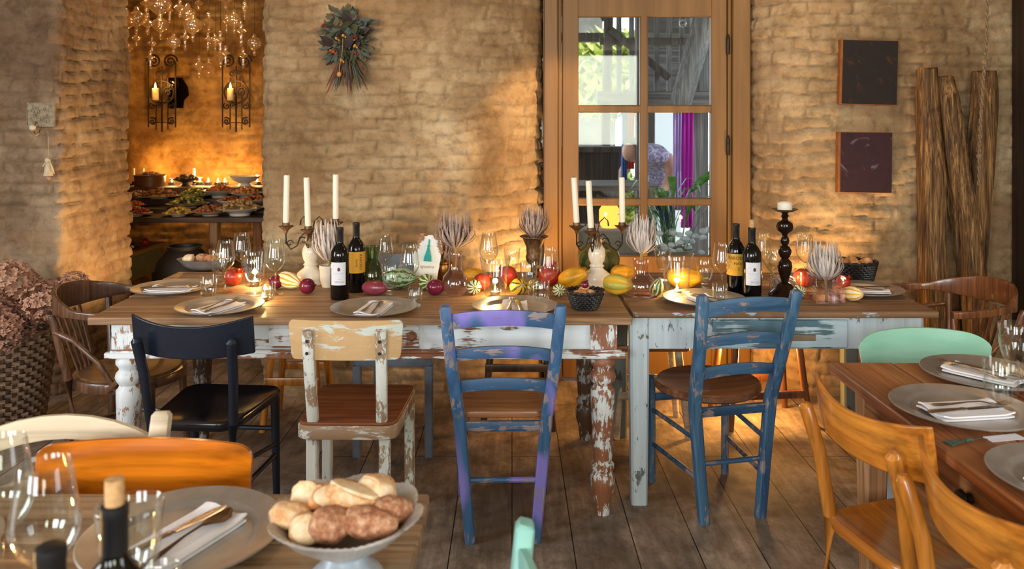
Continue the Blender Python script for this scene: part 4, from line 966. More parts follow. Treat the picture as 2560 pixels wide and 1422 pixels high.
t = thing('glass_carafe', 'greenish ribbed glass carafe behind the torpedo onion', 'carafe', (*at(930, 722), .7602))
M().lathe(hollow([(0,0),(.045,0),(.054,.012),(.056,.05),(.050,.09),(.034,.118),(.026,.128),(.030,.16),(.036,.185)], .002), 40, facet(14,.03,.13,.18)).build('body', glassmat('green_glass', '#cfdcc4'), t)
# ------------------------------------------------------------------ candelabra and candlestick
BODY = [(0,0),(.068,0),(.070,.006),(.062,.018),(.066,.03),(.058,.05),(.030,.072),(.028,.08),(.034,.085),(.030,.09),(.026,.095),(.034,.11),(.039,.135),(.035,.16),(.024,.178),(.020,.185),(.026,.195),(.022,.205),(.0,.206)]
CUPP = [(0,-.03),(.006,-.03),(.009,-.018),(.020,-.008),(.032,.0),(.034,.003),(.024,.004),(.017,.006),(.016,.018),(.0,.018)]
def candelabrum(label, x, y, rz, arms, lean, cups, names, hmul=1):
    t = thing('candelabrum', label, 'candelabrum', (x, y, .7602), 0)
    M().lathe(BODY, 36, lambda th, r, z: (1+.02*math.cos(10*th)*(z < .06), 0)).build('ceramic_body', CERAM, t)
    hub = Vector((0, 0, .215)); m = M().lathe([(0,.2),(.012,.2),(.016,.215),(.012,.235),(0,.24)], 16)
    m.build('hub', RUSTY, t)
    for i, (dx, dy, z0, z1, nm) in enumerate(arms):
        c = Vector((dx, dy, 0)); b = z0-.76
        d = c.normalized() if c.length > .01 else Vector((0, -1, 0)); L = max(c.length, .01)
        if c.length > .02:
            a = M().sweep([hub+d*.01, hub+d*.25*L+Vector((0,0,.012)), hub+d*.45*L+Vector((0,0,-.01)), hub+d*.55*L+Vector((0,0,-.045)), hub+d*.8*L+Vector((0,0,-.062)), hub+d*1.0*L+Vector((0,0,-.035)), Vector((dx,dy,b-.03))], [.007,.007,.006,.006,.007,.007,.008], 8)
            cc = hub+d*.30*L+Vector((0,0,-.022)); a.sweep([cc+d*(.018*math.cos(q)*(1-q/9))+Vector((0,0,.018*math.sin(q)*(1-q/9))) for q in [k*.5 for k in range(13)]], .005, 6)
            cc = hub+d*.85*L+Vector((0,0,-.035)); a.sweep([cc-d*(.016*math.cos(q)*(1-q/9))+Vector((0,0,.016*math.sin(q)*(1-q/9))) for q in [k*.5 for k in range(13)]], .005, 6)
            a.build('arm', IRON, t)
        else: M().sweep([(0,0,.2),(dx,dy,b-.02)], .012, 8).build('arm', RUSTY, t)
        M().lathe(CUPP, 20, lambda th, r, z: (1+.10*math.cos(7*th)*(r > .028), .002*math.cos(7*th)*(r > .028)), mx=Matrix.Translation((dx, dy, b))).build('drip_cup', RUSTY, t)
        cd = thing('taper_candle', nm, 'candle', (x+dx, y+dy, z0+.019), 0, 'unlit ivory taper candles'); H_ = z1-z0-.019
        cd.rotation_euler = (0, lean[i], 0)
        M().lathe([(0,0),(.0125,0),(.0135,.01),(.0130,H_-.004),(.011,H_),(.004,H_-.002),(0,H_-.002)], 20).build('wax', WAX, cd)
        M().sweep([(0,0,H_-.003),(.001,0,H_+.004),(.002,0,H_+.007)], .0016, 6).build('wick', INK, cd)
    for dx, dz in ((-.045, .0), (.048, 0)):
        M().sweep([(0,.01,.22),(dx*.3,.01,.28),(dx*.75,.01,.300),(dx*1.05,.01,.285),(dx*1.12,.01,.262)], [.006,.006,.005,.005,.008], 8).build('scroll', IRON, t)
    lf = M()
    for k in (-1, 0, 1): lf.sweep([(.0,-.03,.225-.0), (k*.008,-.036,.205), (k*.012,-.038,.185),(k*.006,-.038,.165)], [(.004,.003),(.012,.003),(.010,.003),(.002,.002)], 6)
    lf.build('leaf_ornament', RUSTY, t)
    return t
x, y = at(777, 708)
candelabrum('white ceramic and iron candelabrum left of the wine bottles', x, y, 0, [(-.110,.0,1.025,1.250,''), (.0,-.035,1.020,1.245,''), (.108,.02,1.040,1.250,'')], [R_(1), R_(-2.5), R_(0)], 0, 0) if False else None
candelabrum('white ceramic and iron candelabrum left of the wine bottles', x, y, 0,
    [(-.112,.0,1.015,1.248,'left taper candle of the candelabrum beside the bottles'), (-.003,-.035,1.004,1.240,'middle taper candle of the candelabrum beside the bottles'), (.108,.02,1.030,1.250,'right taper candle of the candelabrum beside the bottles')], [R_(1), R_(-2), R_(0)], 0, 0)
x, y = at(1492, 712)
candelabrum('white ceramic and iron candelabrum in front of the garden door', x, y, 0,
    [(-.090,.0,1.020,1.240,'left taper candle of the candelabrum by the door, leaning'), (-.030,-.04,1.002,1.228,'middle taper candle of the candelabrum by the door, leaning'), (.115,.01,1.020,1.240,'right taper candle of the candelabrum by the door')], [R_(-3.5), R_(-3), R_(-.5)], 0, 0)
x, y = at(1962, 740); t = thing('turned_candlestick', 'tall dark turned glass candlestick right of the corked bottle', 'candlestick', (x, y, .7602))
M().lathe([(0,0),(.064,0),(.066,.006),(.058,.02),(.036,.04),(.028,.05),(.014,.058),(.016,.07),(.026,.10),(.030,.125),(.027,.143),(.014,.158),(.020,.165),(.026,.18),(.027,.192),(.020,.205),(.011,.212),(.016,.222),(.019,.232),(.014,.246),(.010,.253),(.014,.262),(.030,.275),(.034,.29),(.030,.305),(.014,.316),(.011,.325),(.016,.335),(.011,.345),(.020,.352),(.0,.352)], 40, lambda th, r, z: (1+(.035*math.cos(24*th) if (z < .045 or .262 < z < .315) else 0), 0)).build('stem', BLACKGL, t)
M().lathe([(0,.350),(.030,.352),(.052,.362),(.054,.364),(.030,.358),(0,.357)], 36).build('dish', RUSTY, t)
M().lathe([(0,0),(.029,0),(.030,.003),(.029,.030),(.024,.034),(.018,.028),(0,.027)], 28).build('candle_stub', WAX, loc=(x, y, 1.1185)); tag(bpy.data.objects['candle_stub'], 'short thick ivory candle on top of the dark candlestick', 'candle')
# ------------------------------------------------------------------ gourds, squashes, onions, pomegranates
def gourd(kind, px, py, w_, label, mat=None, rot=(0,0,0), el=1.0, ribs=9, amp=.06, seed=0, xy=None):
    x, y = xy or at(px, py); r = w_/2
    nm = {'gourd': 'ornamental_gourd', 'pom': 'pomegranate', 'onion': 'red_onion', 'pumpkin': 'pumpkin'}[kind]
    lying = abs(rot[0]) > .6 or abs(rot[1]) > .6
    t = thing(nm, label, {'pom': 'fruit', 'onion': 'onion'}.get(kind, 'gourd'), (x, y, .7605+(r*1.02 if lying else r*el*.97)), 0, {'pom': 'pomegranates', 'onion': 'red onions'}.get(kind, 'ornamental gourds'))
    t.rotation_euler = rot; prof = []; n = 16
    for k in range(n+1):
        a = PI*k/n; z = -math.cos(a)*r*el; rr = math.sin(a)**.85*r
        if kind == 'gourd' and el > 1.25: rr *= 1-.30*max(0, z/(r*el))
        if kind == 'gourd': rr = rr*(1/(1+amp)); 
        prof.append((rr, z))
    if kind == 'onion': prof = prof[:-1]+[(r*.12, r*el*1.02), (r*.05, r*el*1.25)]
    rnd = random.Random(seed)
    if kind == 'pom': mod = lambda th, q, z: (1+.02*math.cos(5*th+seed), 0)
    elif kind == 'onion': mod = lambda th, q, z: (1+.01*math.cos(3*th), 0)
    else: mod = lambda th, q, z: (1+amp*abs(math.cos(ribs*th/2))**.7+.02*math.sin(3*th+z*60), 0)
    M().lathe(prof, 54 if kind in ('gourd', 'pumpkin') else 28, mod).build('body', mat or G_RED, t, angle=70)
    if kind == 'pom':
        c = M().lathe([(r*.18, r*.93), (r*.20, r*1.10), (r*.32, r*1.28), (r*.26, r*1.26), (r*.14, r*1.02)], 18, lambda th, q, z: (1, (.10*r*math.cos(6*th) if z > r*1.2 else 0))); c.build('calyx', mat or G_RED, t)
    elif kind == 'onion': M().lathe([(0,-r*el*1.04),(r*.15,-r*el*1.0),(r*.2,-r*el*.96),(0,-r*el*.93)], 12).build('root', STALK, t)
    else: M().sweep([(0,0,r*el*.92),(r*.05,0,r*el*1.1),(r*.14,0,r*el*1.25)], [r*.30, r*.2, r*.22], 6).build('stalk', STALK, t)
    return t
LY = lambda a, tilt=PI/2: (tilt, 0, a)
gourd('pom', 583, 714, .078, 'red pomegranate between the glasses at the left end', G_REDO, (.3, .9, 0))
gourd('gourd', 724, 722, .072, 'ribbed yellow and cream gourd left of the candelabrum foot', G_YEL, LY(R_(60), 1.75), 1.75, 8, .14)
gourd('onion', 768, 735, .066, 'dark red onion in front of the white candelabrum', G_ONION, (0, 1.45, 0))
gourd('onion', 690, 722, .060, 'dark red onion behind the third wine glass', G_ONION, (0, -1.2, .4))
gourd('onion', 936, 738, .062, 'long torpedo-shaped red onion behind the pewter plate', G_TORP, (PI/2, 0, R_(80)), 1.75)
gourd('gourd', 1000, 722, .098, 'large mottled green squash behind the goblet', G_GREEN, LY(R_(85)), 1.5, 10, .03)
gourd('gourd', 1066, 725, .070, 'yellow-green gourd with starry striped end under the menu card', G_LIGHT, LY(R_(20), 1.45), 1.35, 8, .06)
gourd('onion', 1088, 739, .068, 'plum-red round onion left of the round clear vase', G_ONION, (0, 1.5, .4), 1.05)
gourd('gourd', 1185, 737, .064, 'small cream and green star gourd right of the round vase', G_STRIPE, LY(R_(10), 1.5), 1.0, 8, .16)
gourd('gourd', 1190, 712, .075, 'golden yellow squash behind the small star gourd', G_YELB, LY(R_(70)), 1.6, 8, .08)
gourd('pom', 1205, 726, .074, 'red pomegranate left of the middle candle vase', G_REDO, (.2, 1.0, .5))
gourd('pom', 1270, 712, .084, 'red pomegranate right behind the middle candle vase', G_REDO, (.1, -.8, 0), seed=2)
gourd('gourd', 1296, 739, .072, 'dark green gourd with yellow stripes beside the middle candle vase', G_STRIPE2, LY(R_(25), 1.2), 1.1, 7, .07)
gourd('pom', 1374, 712, .096, 'large dark red pomegranate behind the wine glass at the urn', G_RED, (.2, .4, 0), seed=4)
gourd('gourd', 1334, 728, .050, 'small dark green striped gourd behind the faceted goblet', G_STRIPE, LY(R_(-30)), 1.2, 8, .08)
gourd('gourd', 1397, 742, .054, 'small dark green striped gourd left of the black basket', G_STRIPE, LY(R_(5), 1.4), 1.0, 8, .08)
gourd('gourd', 1432, 722, .095, 'golden ribbed gourd leaning behind the small black basket', G_YELB, (1.15, 0, R_(58)), 1.5, 6, .20)
gourd('gourd', 1545, 738, .090, 'golden ribbed gourd with green tips between basket and lilac vase', G_YELG, LY(R_(65), 1.6), 1.45, 6, .20)
gourd('gourd', 1558, 708, .085, 'golden ribbed gourd behind the one with green tips', G_YELB, LY(R_(100)), 1.4, 6, .15)
gourd('gourd', 1458, 700, .060, 'small golden gourd left of the candelabrum foot by the door', G_YELB, LY(R_(40)), 1.3, 6, .10)
gourd('pumpkin', 1497, 686, .195, 'big dark green pumpkin behind the candelabrum by the door', G_DARKG, (.25, .0, .4), .82, 10, .05)
gourd('gourd', 1642, 741, .058, 'cream and green striped gourd right of the lilac vase', G_LIGHT, (.35, .25, 0), 1.35, 8, .10)
gourd('gourd', 1712, 722, .098, 'long golden squash behind the second candle vase', G_YELB, LY(R_(75)), 1.6, 7, .08)
gourd('gourd', 1998, 744, .052, 'small dark green gourd with yellow star stripes right of the candlestick', G_STRIPE, LY(R_(0), 1.5), 1.0, 9, .08)
gourd('gourd', 2018, 738, .046, 'small plain yellow gourd touching the dark green star gourd', G_YELB, LY(R_(60)), 1.1, 6, .05) if False else None
gourd('pumpkin', 2010, 716, .088, 'small orange-red pumpkin left of the square glass vase', G_REDO, (.1, 0, 0), .9, 9, .07)
gourd('gourd', 2128, 752, .060, 'yellow and white striped squash right of the square glass vase', G_YEL, LY(R_(215), 1.65), 1.7, 9, .08)
gourd('pom', 2108, 722, .060, 'dark red pomegranate behind the yellow and white squash', G_RED, (.1, .9, 0), seed=7)
# ------------------------------------------------------------------ menu card, tassels
t = thing('menu_card', 'deckle-edged white menu card with turquoise tassel leaning between gourds', 'card', (*at(1066, 716), .795))
t.rotation_euler = (R_(-10), R_(3), R_(-4)); rnd = random.Random(3); out = []
ol = [(-.058,0),(.046,0),(.052,.05),(.056,.10),(.060,.135),(.052,.165),(.03,.185),(0,.192),(-.03,.182),(-.052,.155),(-.068,.10),(-.060,.05)]
for i in range(len(ol)):
    a = Vector(ol[i]+(0,)); b = Vector(ol[(i+1) % len(ol)]+(0,))
    for k in range(5): p = a.lerp(b, k/5); out.append((p.x+rnd.uniform(-.0015, .0015), p.y+rnd.uniform(-.0015, .0015)))
n = len(out); M().add([(x, .0007, z) for x, z in out]+[(x, -.0007, z) for x, z in out], [tuple(range(n)), tuple(range(2*n-1, n-1, -1))]+[(i, (i+1)%n, n+(i+1)%n, n+i) for i in range(n)]).build('card_sheet', plain('handmade_paper', '#e4e4de', .9, 0, .03, 60, .2), t, clean=False)
ts = plain('turquoise_thread', '#1fa3a5', .7, 0, .15, 90, .3); tm = M().sweep([(0,-.004,.172),(0,-.005,.14)], .006, 8).lathe([(0,0),(.016,0),(.014,.02),(.006,.05),(.004,.062),(.006,.066),(.0045,.072),(0,.073)], 20, lambda th, r, z: (1+.10*math.cos(10*th), 0), mx=Matrix.Translation((.0,-.012,.075))); tm.build('tassel', ts, t)
for s_, sz, dx, z in (('agostina', .019, .0, .052),):
    vs, fs = text_mesh(s_, sz); M().add([(x+dx+y*.35, -.0012, z+y) for x, y, _ in vs], fs).build('handwriting', INKR, t, clean=False)
lf = M()
for k in range(46):
    s_ = -1 if k % 2 else 1; u = rnd.uniform(0, 1); mx = Matrix.Translation((s_*(.026+.036*u)+rnd.uniform(-.006, .006), -.003+rnd.uniform(-.006, .002), .188-.075*u**1.5+rnd.uniform(-.006, .006))) @ Matrix.Rotation(rnd.uniform(0, 6), 4, 'Y')
    lf.sweep([(0,0,-.012),(.002,-.002,0),(0,0,.012)], [(.001,.001),(.009,.002),(.001,.001)], 6, mx=mx)
lf.build('dried_leaves', plain('copper_brown_leaves', '#a5734e', .6, 0, .3, 60, .2), t)
def tassel_tag(label, x, y, rz, c):
    t = thing('place_tag', label, 'tag', (x, y, .7605), rz); mt = plain('thread_'+c[1:], c, .8, 0, .2, 90, .3)
    m = M()
    for k in range(9): m.sweep([(-.0, 0, .005), (-.02, (k-4)*.0016, .004), (-.048, (k-4)*.0032, .002)], .003, 5)
    m.sweep([(0,0,.004),(.012,0,.006),(.02,0,.004)], .008, 8); m.build('tassel', mt, t)
    M().sweep([(.02,0,.003),(.04,.004,.004),(.06,0,.002)], .002, 5).build('cord', mt, t)
    M().slab([(.06,-.014),(.15,-.018),(.152,.014),(.062,.015)], 0, .0016, .0003).build('paper_tag', LINEN, t)
tassel_tag('grey-green tassel with paper tag between the two pine table plates', 1.175, 2.175, R_(-28), '#7d988c')
tassel_tag('dark green tassel with paper tag before the nearer pine table plate', 1.02, 1.80, R_(14), '#3c5245')
# ------------------------------------------------------------------ baskets and bread
def weave(m, r0, r1, h, n=22, rows=9, thick=.005, z0=0, el=1.0, flare=0):
    for k in range(n*1):
        a = 2*PI*k/n; m.sweep([(math.cos(a)*(r0+(r1-r0)*u)*el, math.sin(a)*(r0+(r1-r0)*u), z0+h*u) for u in (0, .33, .66, 1.0)], thick*.8, 5)
    for j in range(rows):
        u = (j+.5)/rows; r = r0+(r1-r0)*u; N = n*4; w_ = thick*.75
        m.sweep([(math.cos(2*PI*k/N)*(r+w_*math.sin(PI*(k/2)+PI*j))*el, math.sin(2*PI*k/N)*(r+w_*math.sin(PI*(k/2)+PI*j)), z0+h*u) for k in range(N+1)], (thick*1.0, h/rows*.95), 6, cap=False)
def basket(name, label, x, y, z, r0, r1, h, mat, el=1.0, n=22, rows=9, thick=.005, rim=.009):
    t = thing(name, label, 'basket', (x, y, z)); m = M(); weave(m, r0, r1, h, n, rows, thick, .004, el); m.build('wicker_wall', mat, t, clean=False)
    M().lathe([(0,.001),(r0*.99,.001),(r0*.99,.006),(0,.006)], 30, lambda th, r, z: (1, 0), mx=Matrix.Diagonal((el, 1, 1, 1))).build('base', mat, t)
    M().sweep([(math.cos(2*PI*k/60)*r1*el, math.sin(2*PI*k/60)*r1, h+.004+.003*math.sin(k*2.1)) for k in range(61)], rim*1.3, 8).build('rim', mat, t)
    return t
def chunk(label, loc, rot, s, mat, seed, group, face=True):
    """piece of bread: lumpy crust, its local +x end cut flat to the crumb"""
    t = thing('bread_piece', label, 'bread', loc, 0, group); t.rotation_euler = rot
    m = M().blob(s[0], s[1], s[2], seed, .10, 30, 20, 2.6); m.v = [tuple(math.copysign(abs(q/s[i])**.86*s[i]*.98, q) for i, q in enumerate(p)) for p in m.v]
    if not face: m.build('crust', mat, t); return t
    cut = s[0]*.35; m.v = [(min(p[0], cut+.05*(p[1]+p[2])), p[1], p[2]) for p in m.v]; m.build('crust', mat, t, angle=35)
    rn = random.Random(seed); out = []
    for k in range(30):
        a = 2*PI*k/30; w_ = 1+.07*math.sin(2*a+seed)+.06*math.sin(3*a+seed*2)+rn.uniform(-.02, .02); out.append((math.cos(a)*s[1]*.84*w_, math.sin(a)*s[2]*.84*w_))
    M().slab(out, -.002, .0035, .0015, -.001, mx=Matrix.Translation((cut, 0, 0)) @ Matrix.Rotation(PI/2, 4, 'Y') @ Matrix.Rotation(PI/2, 4, 'Z')).build('crumb_face', CRUMB, t)
    return t
x, y = at(1463, 772); basket('wicker_basket', 'small black wicker basket at the front of the white table', x, y, .7602, .046, .072, .066, WICKD, 1.0, 20, 8, .005)
for i, (dx, dy, dz, rz, mt) in enumerate(((-.022, -.012, .062, .4, CRUST), (.024, .0, .060, 1.4, RYE), (-.005, .028, .068, 2.3, CRUST))):
    chunk(('golden crust', 'dark crust', 'small golden crust')[i]+' bread piece in the small black basket', (x+dx, y+dy, .76+dz), (.3, .4*i, rz), (.034, .018, .014), mt, 20+i, 'bread in the small black basket', False)
gourd('pom', 0, 0, .03, 'tiny dark red fruit on top of the small black basket', G_ONION, (0, .5, 0), xy=(x, y+.012)).location.z = .852
x, y = at(2132, 700); basket('wicker_basket', 'oval black wicker bread basket at the back of the blue-grey table', x, y, .7602, .074, .092, .082, WICKD, 1.15, 26, 8, .006)
for i, (dx, dy, rz) in enumerate(((-.05, 0, .3), (.0, .03, 1.2), (.05, -.01, 2.0), (.0, -.03, .1))):
    chunk(('left', 'rear', 'right', 'front')[i]+' bread roll in the oval black basket', (x+dx, y+dy, .838), (.2, .3*i, rz), (.042, .026, .022), CRUST, 40+i, 'bread in the oval basket', False)
x, y = at(512, 672); t = thing('oval_bowl', 'grey oval bowl of bread at the far left end of the white table', 'bowl', (x, y, .7602))
M().lathe([(0,0),(.06,0),(.09,.02),(.115,.05),(.118,.052),(.108,.05),(.08,.022),(0,.010)], 40, mx=Matrix.Diagonal((1.15, .8, 1, 1))).build('body', plain('dull_grey_stoneware', '#7b7672', .5), t)
for i, (dx, dy, mt) in enumerate(((-.07, -.01, CRUMB), (-.01, .01, RYE), (.045, -.01, CRUST), (.085, .01, CRUST))):
    chunk(('pale', 'dark crusted', 'golden', 'rightmost golden')[i]+' bread chunk in the grey oval bowl', (x+dx, y+dy, .812), (.3, .2*i, .5*i), (.036, .024, .022), mt, 60+i, 'bread in the grey oval bowl')
# footed scalloped bowl in the foreground
bx, by = -.262, 1.262; t = thing('footed_bowl', 'grey-white footed bowl with scalloped shell rim in the foreground', 'bowl', (bx, by, .7602))
STW = plain('grey_white_glaze', '#b7b1ac', .35, 0, .12, 22, .15); STB = plain('blue_grey_glaze', '#9fabb8', .35, 0, .08, 22, .1)
sc = lambda th, r, z: (1+(.13*abs(math.cos(4*th+.4))**.7-.02)*max(0, (r-.06)/.06), .010*abs(math.cos(4*th+.4))**.8*max(0, (r-.08)/.04)+.0008*math.cos(64*th)*(r > .08))
M().lathe([(0,.052),(.03,.050),(.06,.058),(.085,.075),(.104,.094),(.112,.099),(.1125,.103),(.104,.100),(.082,.082),(.058,.066),(0,.058)], 192, sc).build('bowl', STW, t, angle=70)
M().lathe([(.0,0),(.056,0),(.058,.004),(.052,.012),(.036,.026),(.030,.038),(.034,.052),(0,.052)], 80, lambda th, r, z: (1+.025*math.cos(40*th)*(z < .02 and r > .04), 0)).build('foot', STB, t)
PALE = bread('floured_pale_crust', '#b5743c', '#e0b888', '#f3e2c8', 38)
BR = [(-.062,.032,.108,-.5,-1.9,.050,.036,.030,PALE,'large pale bread slice at the back left of the footed bowl'), (-.008,.045,.112,.2,2.6,.038,.026,.024,CRUST,'golden rounded crust at the back of the footed bowl'),
 (.040,.028,.122,-.3,-2.2,.042,.032,.030,PALE,'upright pale bread end at the back right of the footed bowl'), (.074,.006,.104,.5,.9,.044,.024,.022,RYE,'reddish seeded crust at the right of the footed bowl'),
 (-.076,-.012,.104,.4,.6,.042,.028,.022,PALE,'pale pink bread chunk at the left of the footed bowl'), (-.032,.004,.122,-.7,-1.0,.042,.028,.022,CRUST,'toasted bread chunk in the middle left of the footed bowl'),
 (.012,-.004,.130,-1.2,.3,.034,.026,.046,PALE,'long pale bread slice lying on top of the footed bowl'), (-.050,-.052,.104,-.35,-1.3,.044,.026,.024,PALE,'round white bread end at the front left of the footed bowl'),
 (-.012,-.046,.108,.2,.9,.040,.028,.026,RYE,'brown seeded roll at the front of the footed bowl'), (.046,-.036,.106,.2,.25,.044,.028,.024,RYE,'dark crusted chunk at the front right of the footed bowl')]
for i, (dx, dy, dz, ry, rz, a, b_, c, mt, lb) in enumerate(BR): chunk(lb, (bx+dx, by+dy, .76+dz), (.25*math.sin(i*1.7), ry, rz), (a, b_*.95, c*.95), mt, 80+i, 'bread in the footed bowl', mt is not RYE)
# big willow basket with dried hydrangeas on the floor
bx, by = -2.42, 3.78; t = basket('willow_basket', 'tall brown willow basket on the floor at the left wall', bx, by, .0, .17, .235, .50, WICKB, 1.0, 26, 24, .012, .018)
HYD = plain('dried_brown_pink_hydrangea', '#c4957a', .85, 0, .3, 60, .3); HY2 = plain('dried_dark_pink_hydrangea', '#a87a68', .85, 0, .3, 60, .3)
heads = [(-.12,-.10,.56,.13),(.10,-.12,.55,.13),(.0,.05,.68,.15),(.15,.08,.62,.13),(-.16,.10,.62,.13),(.0,-.12,.62,.13),(.22,-.02,.64,.11),(-.05,-.18,.55,.11),(.05,-.02,.74,.12),(.30,.08,.70,.08),(.12,-.2,.53,.10)]
rnd = random.Random(8)
def hydrangea():
    m = M()
    for k in range(230):
        d = Vector((rnd.gauss(0,1), rnd.gauss(0,1), rnd.gauss(0,1)+.15)).normalized()*rnd.uniform(.82, 1.0); 
        mx = Matrix.Translation(d) @ d.to_track_quat('Z', 'Y').to_matrix().to_4x4() @ Matrix.Rotation(rnd.uniform(0, 1.5), 4, 'Z')
        for q in range(4):
            a = q*PI/2; c, s = math.cos(a), math.sin(a); L = .13
            P = [(0,0,0),(L*.5,-L*.42,.03),(L*1.05,0,.05+rnd.uniform(-.03,.05)),(L*.5,L*.42,.03)]
            m.add([(x*c-y*s, x*s+y*c, z) for x, y, z in P], [(0,1,2,3)], mx)
    return m.build('florets', HYD, clean=False)
HF = hydrangea(); HF2 = HF.copy(); HF2.data = HF.data.copy(); HF2.data.materials[0] = HY2; COL.objects.link(HF2); HF['kind'] = 'stuff'; HF2['kind'] = 'stuff'
bx, by = -2.42, 3.78
for i, (dx, dy, z, r) in enumerate(heads):
    h = thing('dried_hydrangea', ['brown-pink dried hydrangea head at the front left of the willow basket','brown-pink dried hydrangea head at the front right of the willow basket','topmost wide dried hydrangea head in the willow basket','dried hydrangea head at the right of the willow basket','dried hydrangea head at the back left of the willow basket','dried hydrangea head at the front middle of the willow basket','small dried hydrangea head hanging over the right rim of the willow basket','small dried hydrangea head low at the front rim of the willow basket','highest dried hydrangea head in the middle of the willow basket','smallest dried hydrangea sprig sticking out right of the willow basket','lowest dried hydrangea head over the front right rim of the willow basket'][i], 'flower', (bx+dx, by+dy, z), 0, 'dried hydrangeas in the willow basket')
    src = HF if i % 2 == 0 else HF2
    f = src if i < 2 else src.copy()
    if i >= 2: COL.objects.link(f)
    f.parent = h; f.scale = (r, r, r*.85); f.rotation_euler = (0, 0, i*1.3); f['kind'] = 'stuff'
    M().sweep([(0,0,-r*.3),(-dx*.3,-dy*.3,-(z-.30)*.5),(-dx*.6,-dy*.6,-(z-.25))], .006, 6).build('stem', STALK, h)
# ------------------------------------------------------------------ things on the back wall
def canvas(label, x0, x1, z0, z1, c1, c2, c3, seed, tilt):
    t = thing('painting', label, 'painting', ((x0+x1)/2, WY-.035, (z0+z1)/2), 0, 'abstract paintings'); t.rotation_euler = (0, R_(tilt), 0)
    w_, h = (x1-x0)/2, (z1-z0)/2
    M().box(-w_, w_, -.008, .03, -h, h).build('stretcher_edge', plain('orange_wood_edge', '#8a5220', .6), t, bevel=.002)
    m_, nt, b = newmat('abstract_canvas'); v = coords(nt); v = nd(nt, 'Mapping', {'Vector': v, 'Location': (seed, seed*.7, seed*1.3)}).outputs[0]
    n = noise(nt, v, 7, 6, .7, 1.2); n2 = noise(nt, v, 4, 4, .6, 3.0)
    c = ramp(nt, n, [(.3, c1), (.52, c2), (.72, c1)]); c = mixc(nt, ramp(nt, n2, [(.60, 0.0), (.66, .85)]), c, c3); col(nt, b, c); b.inputs['Roughness'].default_value = .75
    M().box(-w_+.012, w_-.003, -.0095, -.0078, -h+.003, h-.003).build('canvas', m_, t)
cx = lambda px: wx(px, WY-.04)
canvas('upper abstract painting, almost black with a rusty streak', cx(2100), cx(2244), wz(262, WY-.04), wz(100, WY-.04), '#0d0909', '#1a100c', '#43220f', 3.1, 1.5)
canvas('lower abstract painting, dark plum with pale smears', cx(2095), cx(2230), wz(482, WY-.04), wz(330, WY-.04), '#1c0a14', '#300f1c', '#5d525c', 8.4, .6)
def beam(m, pts, sizes, seed):
    n = 22; rnd = random.Random(seed); ph = [rnd.uniform(0, 6.28) for _ in range(8)]
    P = [Vector(p) for p in pts]; path = []; sz = []; K = 26
    for k in range(K+1):
        u = k/K*(len(P)-1); i = min(int(u), len(P)-2); w_ = u-i; path.append(P[i].lerp(P[i+1], w_)); a, b = sizes[i], sizes[i+1]; sz.append((a[0]*(1-w_)+b[0]*w_, a[1]*(1-w_)+b[1]*w_))
    vs = []
    for k, p in enumerate(path):
        for j in range(n):
            a = 2*PI*j/n; g = 1+.06*math.sin(5*a+ph[0]+k*.12)+.05*math.sin(9*a+ph[1]-k*.2)+.03*math.sin(3*a+ph[2]+k*.5)-.10*max(0, math.sin(2*a+ph[3]+k*.05))**8
            c, s = math.cos(a), math.sin(a); q = (abs(c)**4+abs(s)**4)**-.25
            vs.append((p.x+c*q*sz[k][0]/2*g, p.y+s*q*sz[k][1]/2*g, p.z+(.007*math.sin(3*a+ph[4]) if k == K else 0)))
    f = [(i*n+k, i*n+(k+1)%n, (i+1)*n+(k+1)%n, (i+1)*n+k) for i in range(K) for k in range(n)]+[tuple(range(n-1,-1,-1)), tuple(K*n+k for k in range(n))]
    m.add(vs, f); return m
Yb = 4.22; bxp = lambda px: wx(px, Yb); bz = lambda py: wz(py, Yb)
t = beam(M(), [(bxp(2331), Yb-.02, 0), (bxp(2331), Yb, bz(700)), (bxp(2334), Yb+.02, bz(431)), (bxp(2331), Yb+.05, bz(246)), (bxp(2329), Yb+.05, bz(170))], [(.125,.12),(.115,.12),(.125,.12),(.11,.10),(.09,.09)], 1)
tag(t.build('oak_timber', DRIFT, angle=60), 'thick cracked old oak timber leaning on the wall, left of the forked pair', 'timber')
m = beam(M(), [(bxp(2430), Yb-.05, 0), (bxp(2420), Yb-.05, bz(710)), (bxp(2411), Yb-.03, bz(571)), (bxp(2393), Yb, bz(431)), (bxp(2379), Yb+.03, bz(246)), (bxp(2372), Yb+.05, bz(190))], [(.12,.10),(.125,.10),(.12,.10),(.125,.10),(.10,.09),(.08,.08)], 2)
m.build('oak_timber', DRIFT, angle=60); tag(bpy.data.objects['oak_timber.001'], 'middle oak timber slanting to the right foot, left arm of the fork', 'timber')
m = beam(M(), [(bxp(2440), Yb+.03, 0), (bxp(2442), Yb+.03, bz(710)), (bxp(2449), Yb+.03, bz(571)), (bxp(2458), Yb+.03, bz(431)), (bxp(2475), Yb+.05, bz(246)), (bxp(2478), Yb+.06, bz(178))], [(.12,.09),(.11,.09),(.11,.09),(.13,.09),(.12,.09),(.115,.08)], 5)
m.build('oak_timber', DRIFT, angle=60); tag(bpy.data.objects['oak_timber.002'], 'rightmost oak timber with a long dark crack, behind the rope', 'timber')
m = M(); rp = []
for k in range(120): u = k/119; z = 2.55-u*(2.55-1.16); xx = bxp(2444)+.008*math.sin(u*6)-.034*max(0, u-.45)/.55; rp.append(Vector((xx, Yb-.065-.01*math.sin(u*2.0), z)))
for s_ in (0, PI): m.sweep([p+Vector((math.cos(i*.9+s_)*.005, math.sin(i*.9+s_)*.005, 0)) for i, p in enumerate(rp)], .010, 6)
for k in (64, 106): m.blob(.016, .014, .018, k, .1, 10, 6, mx=Matrix.Translation(rp[k]))
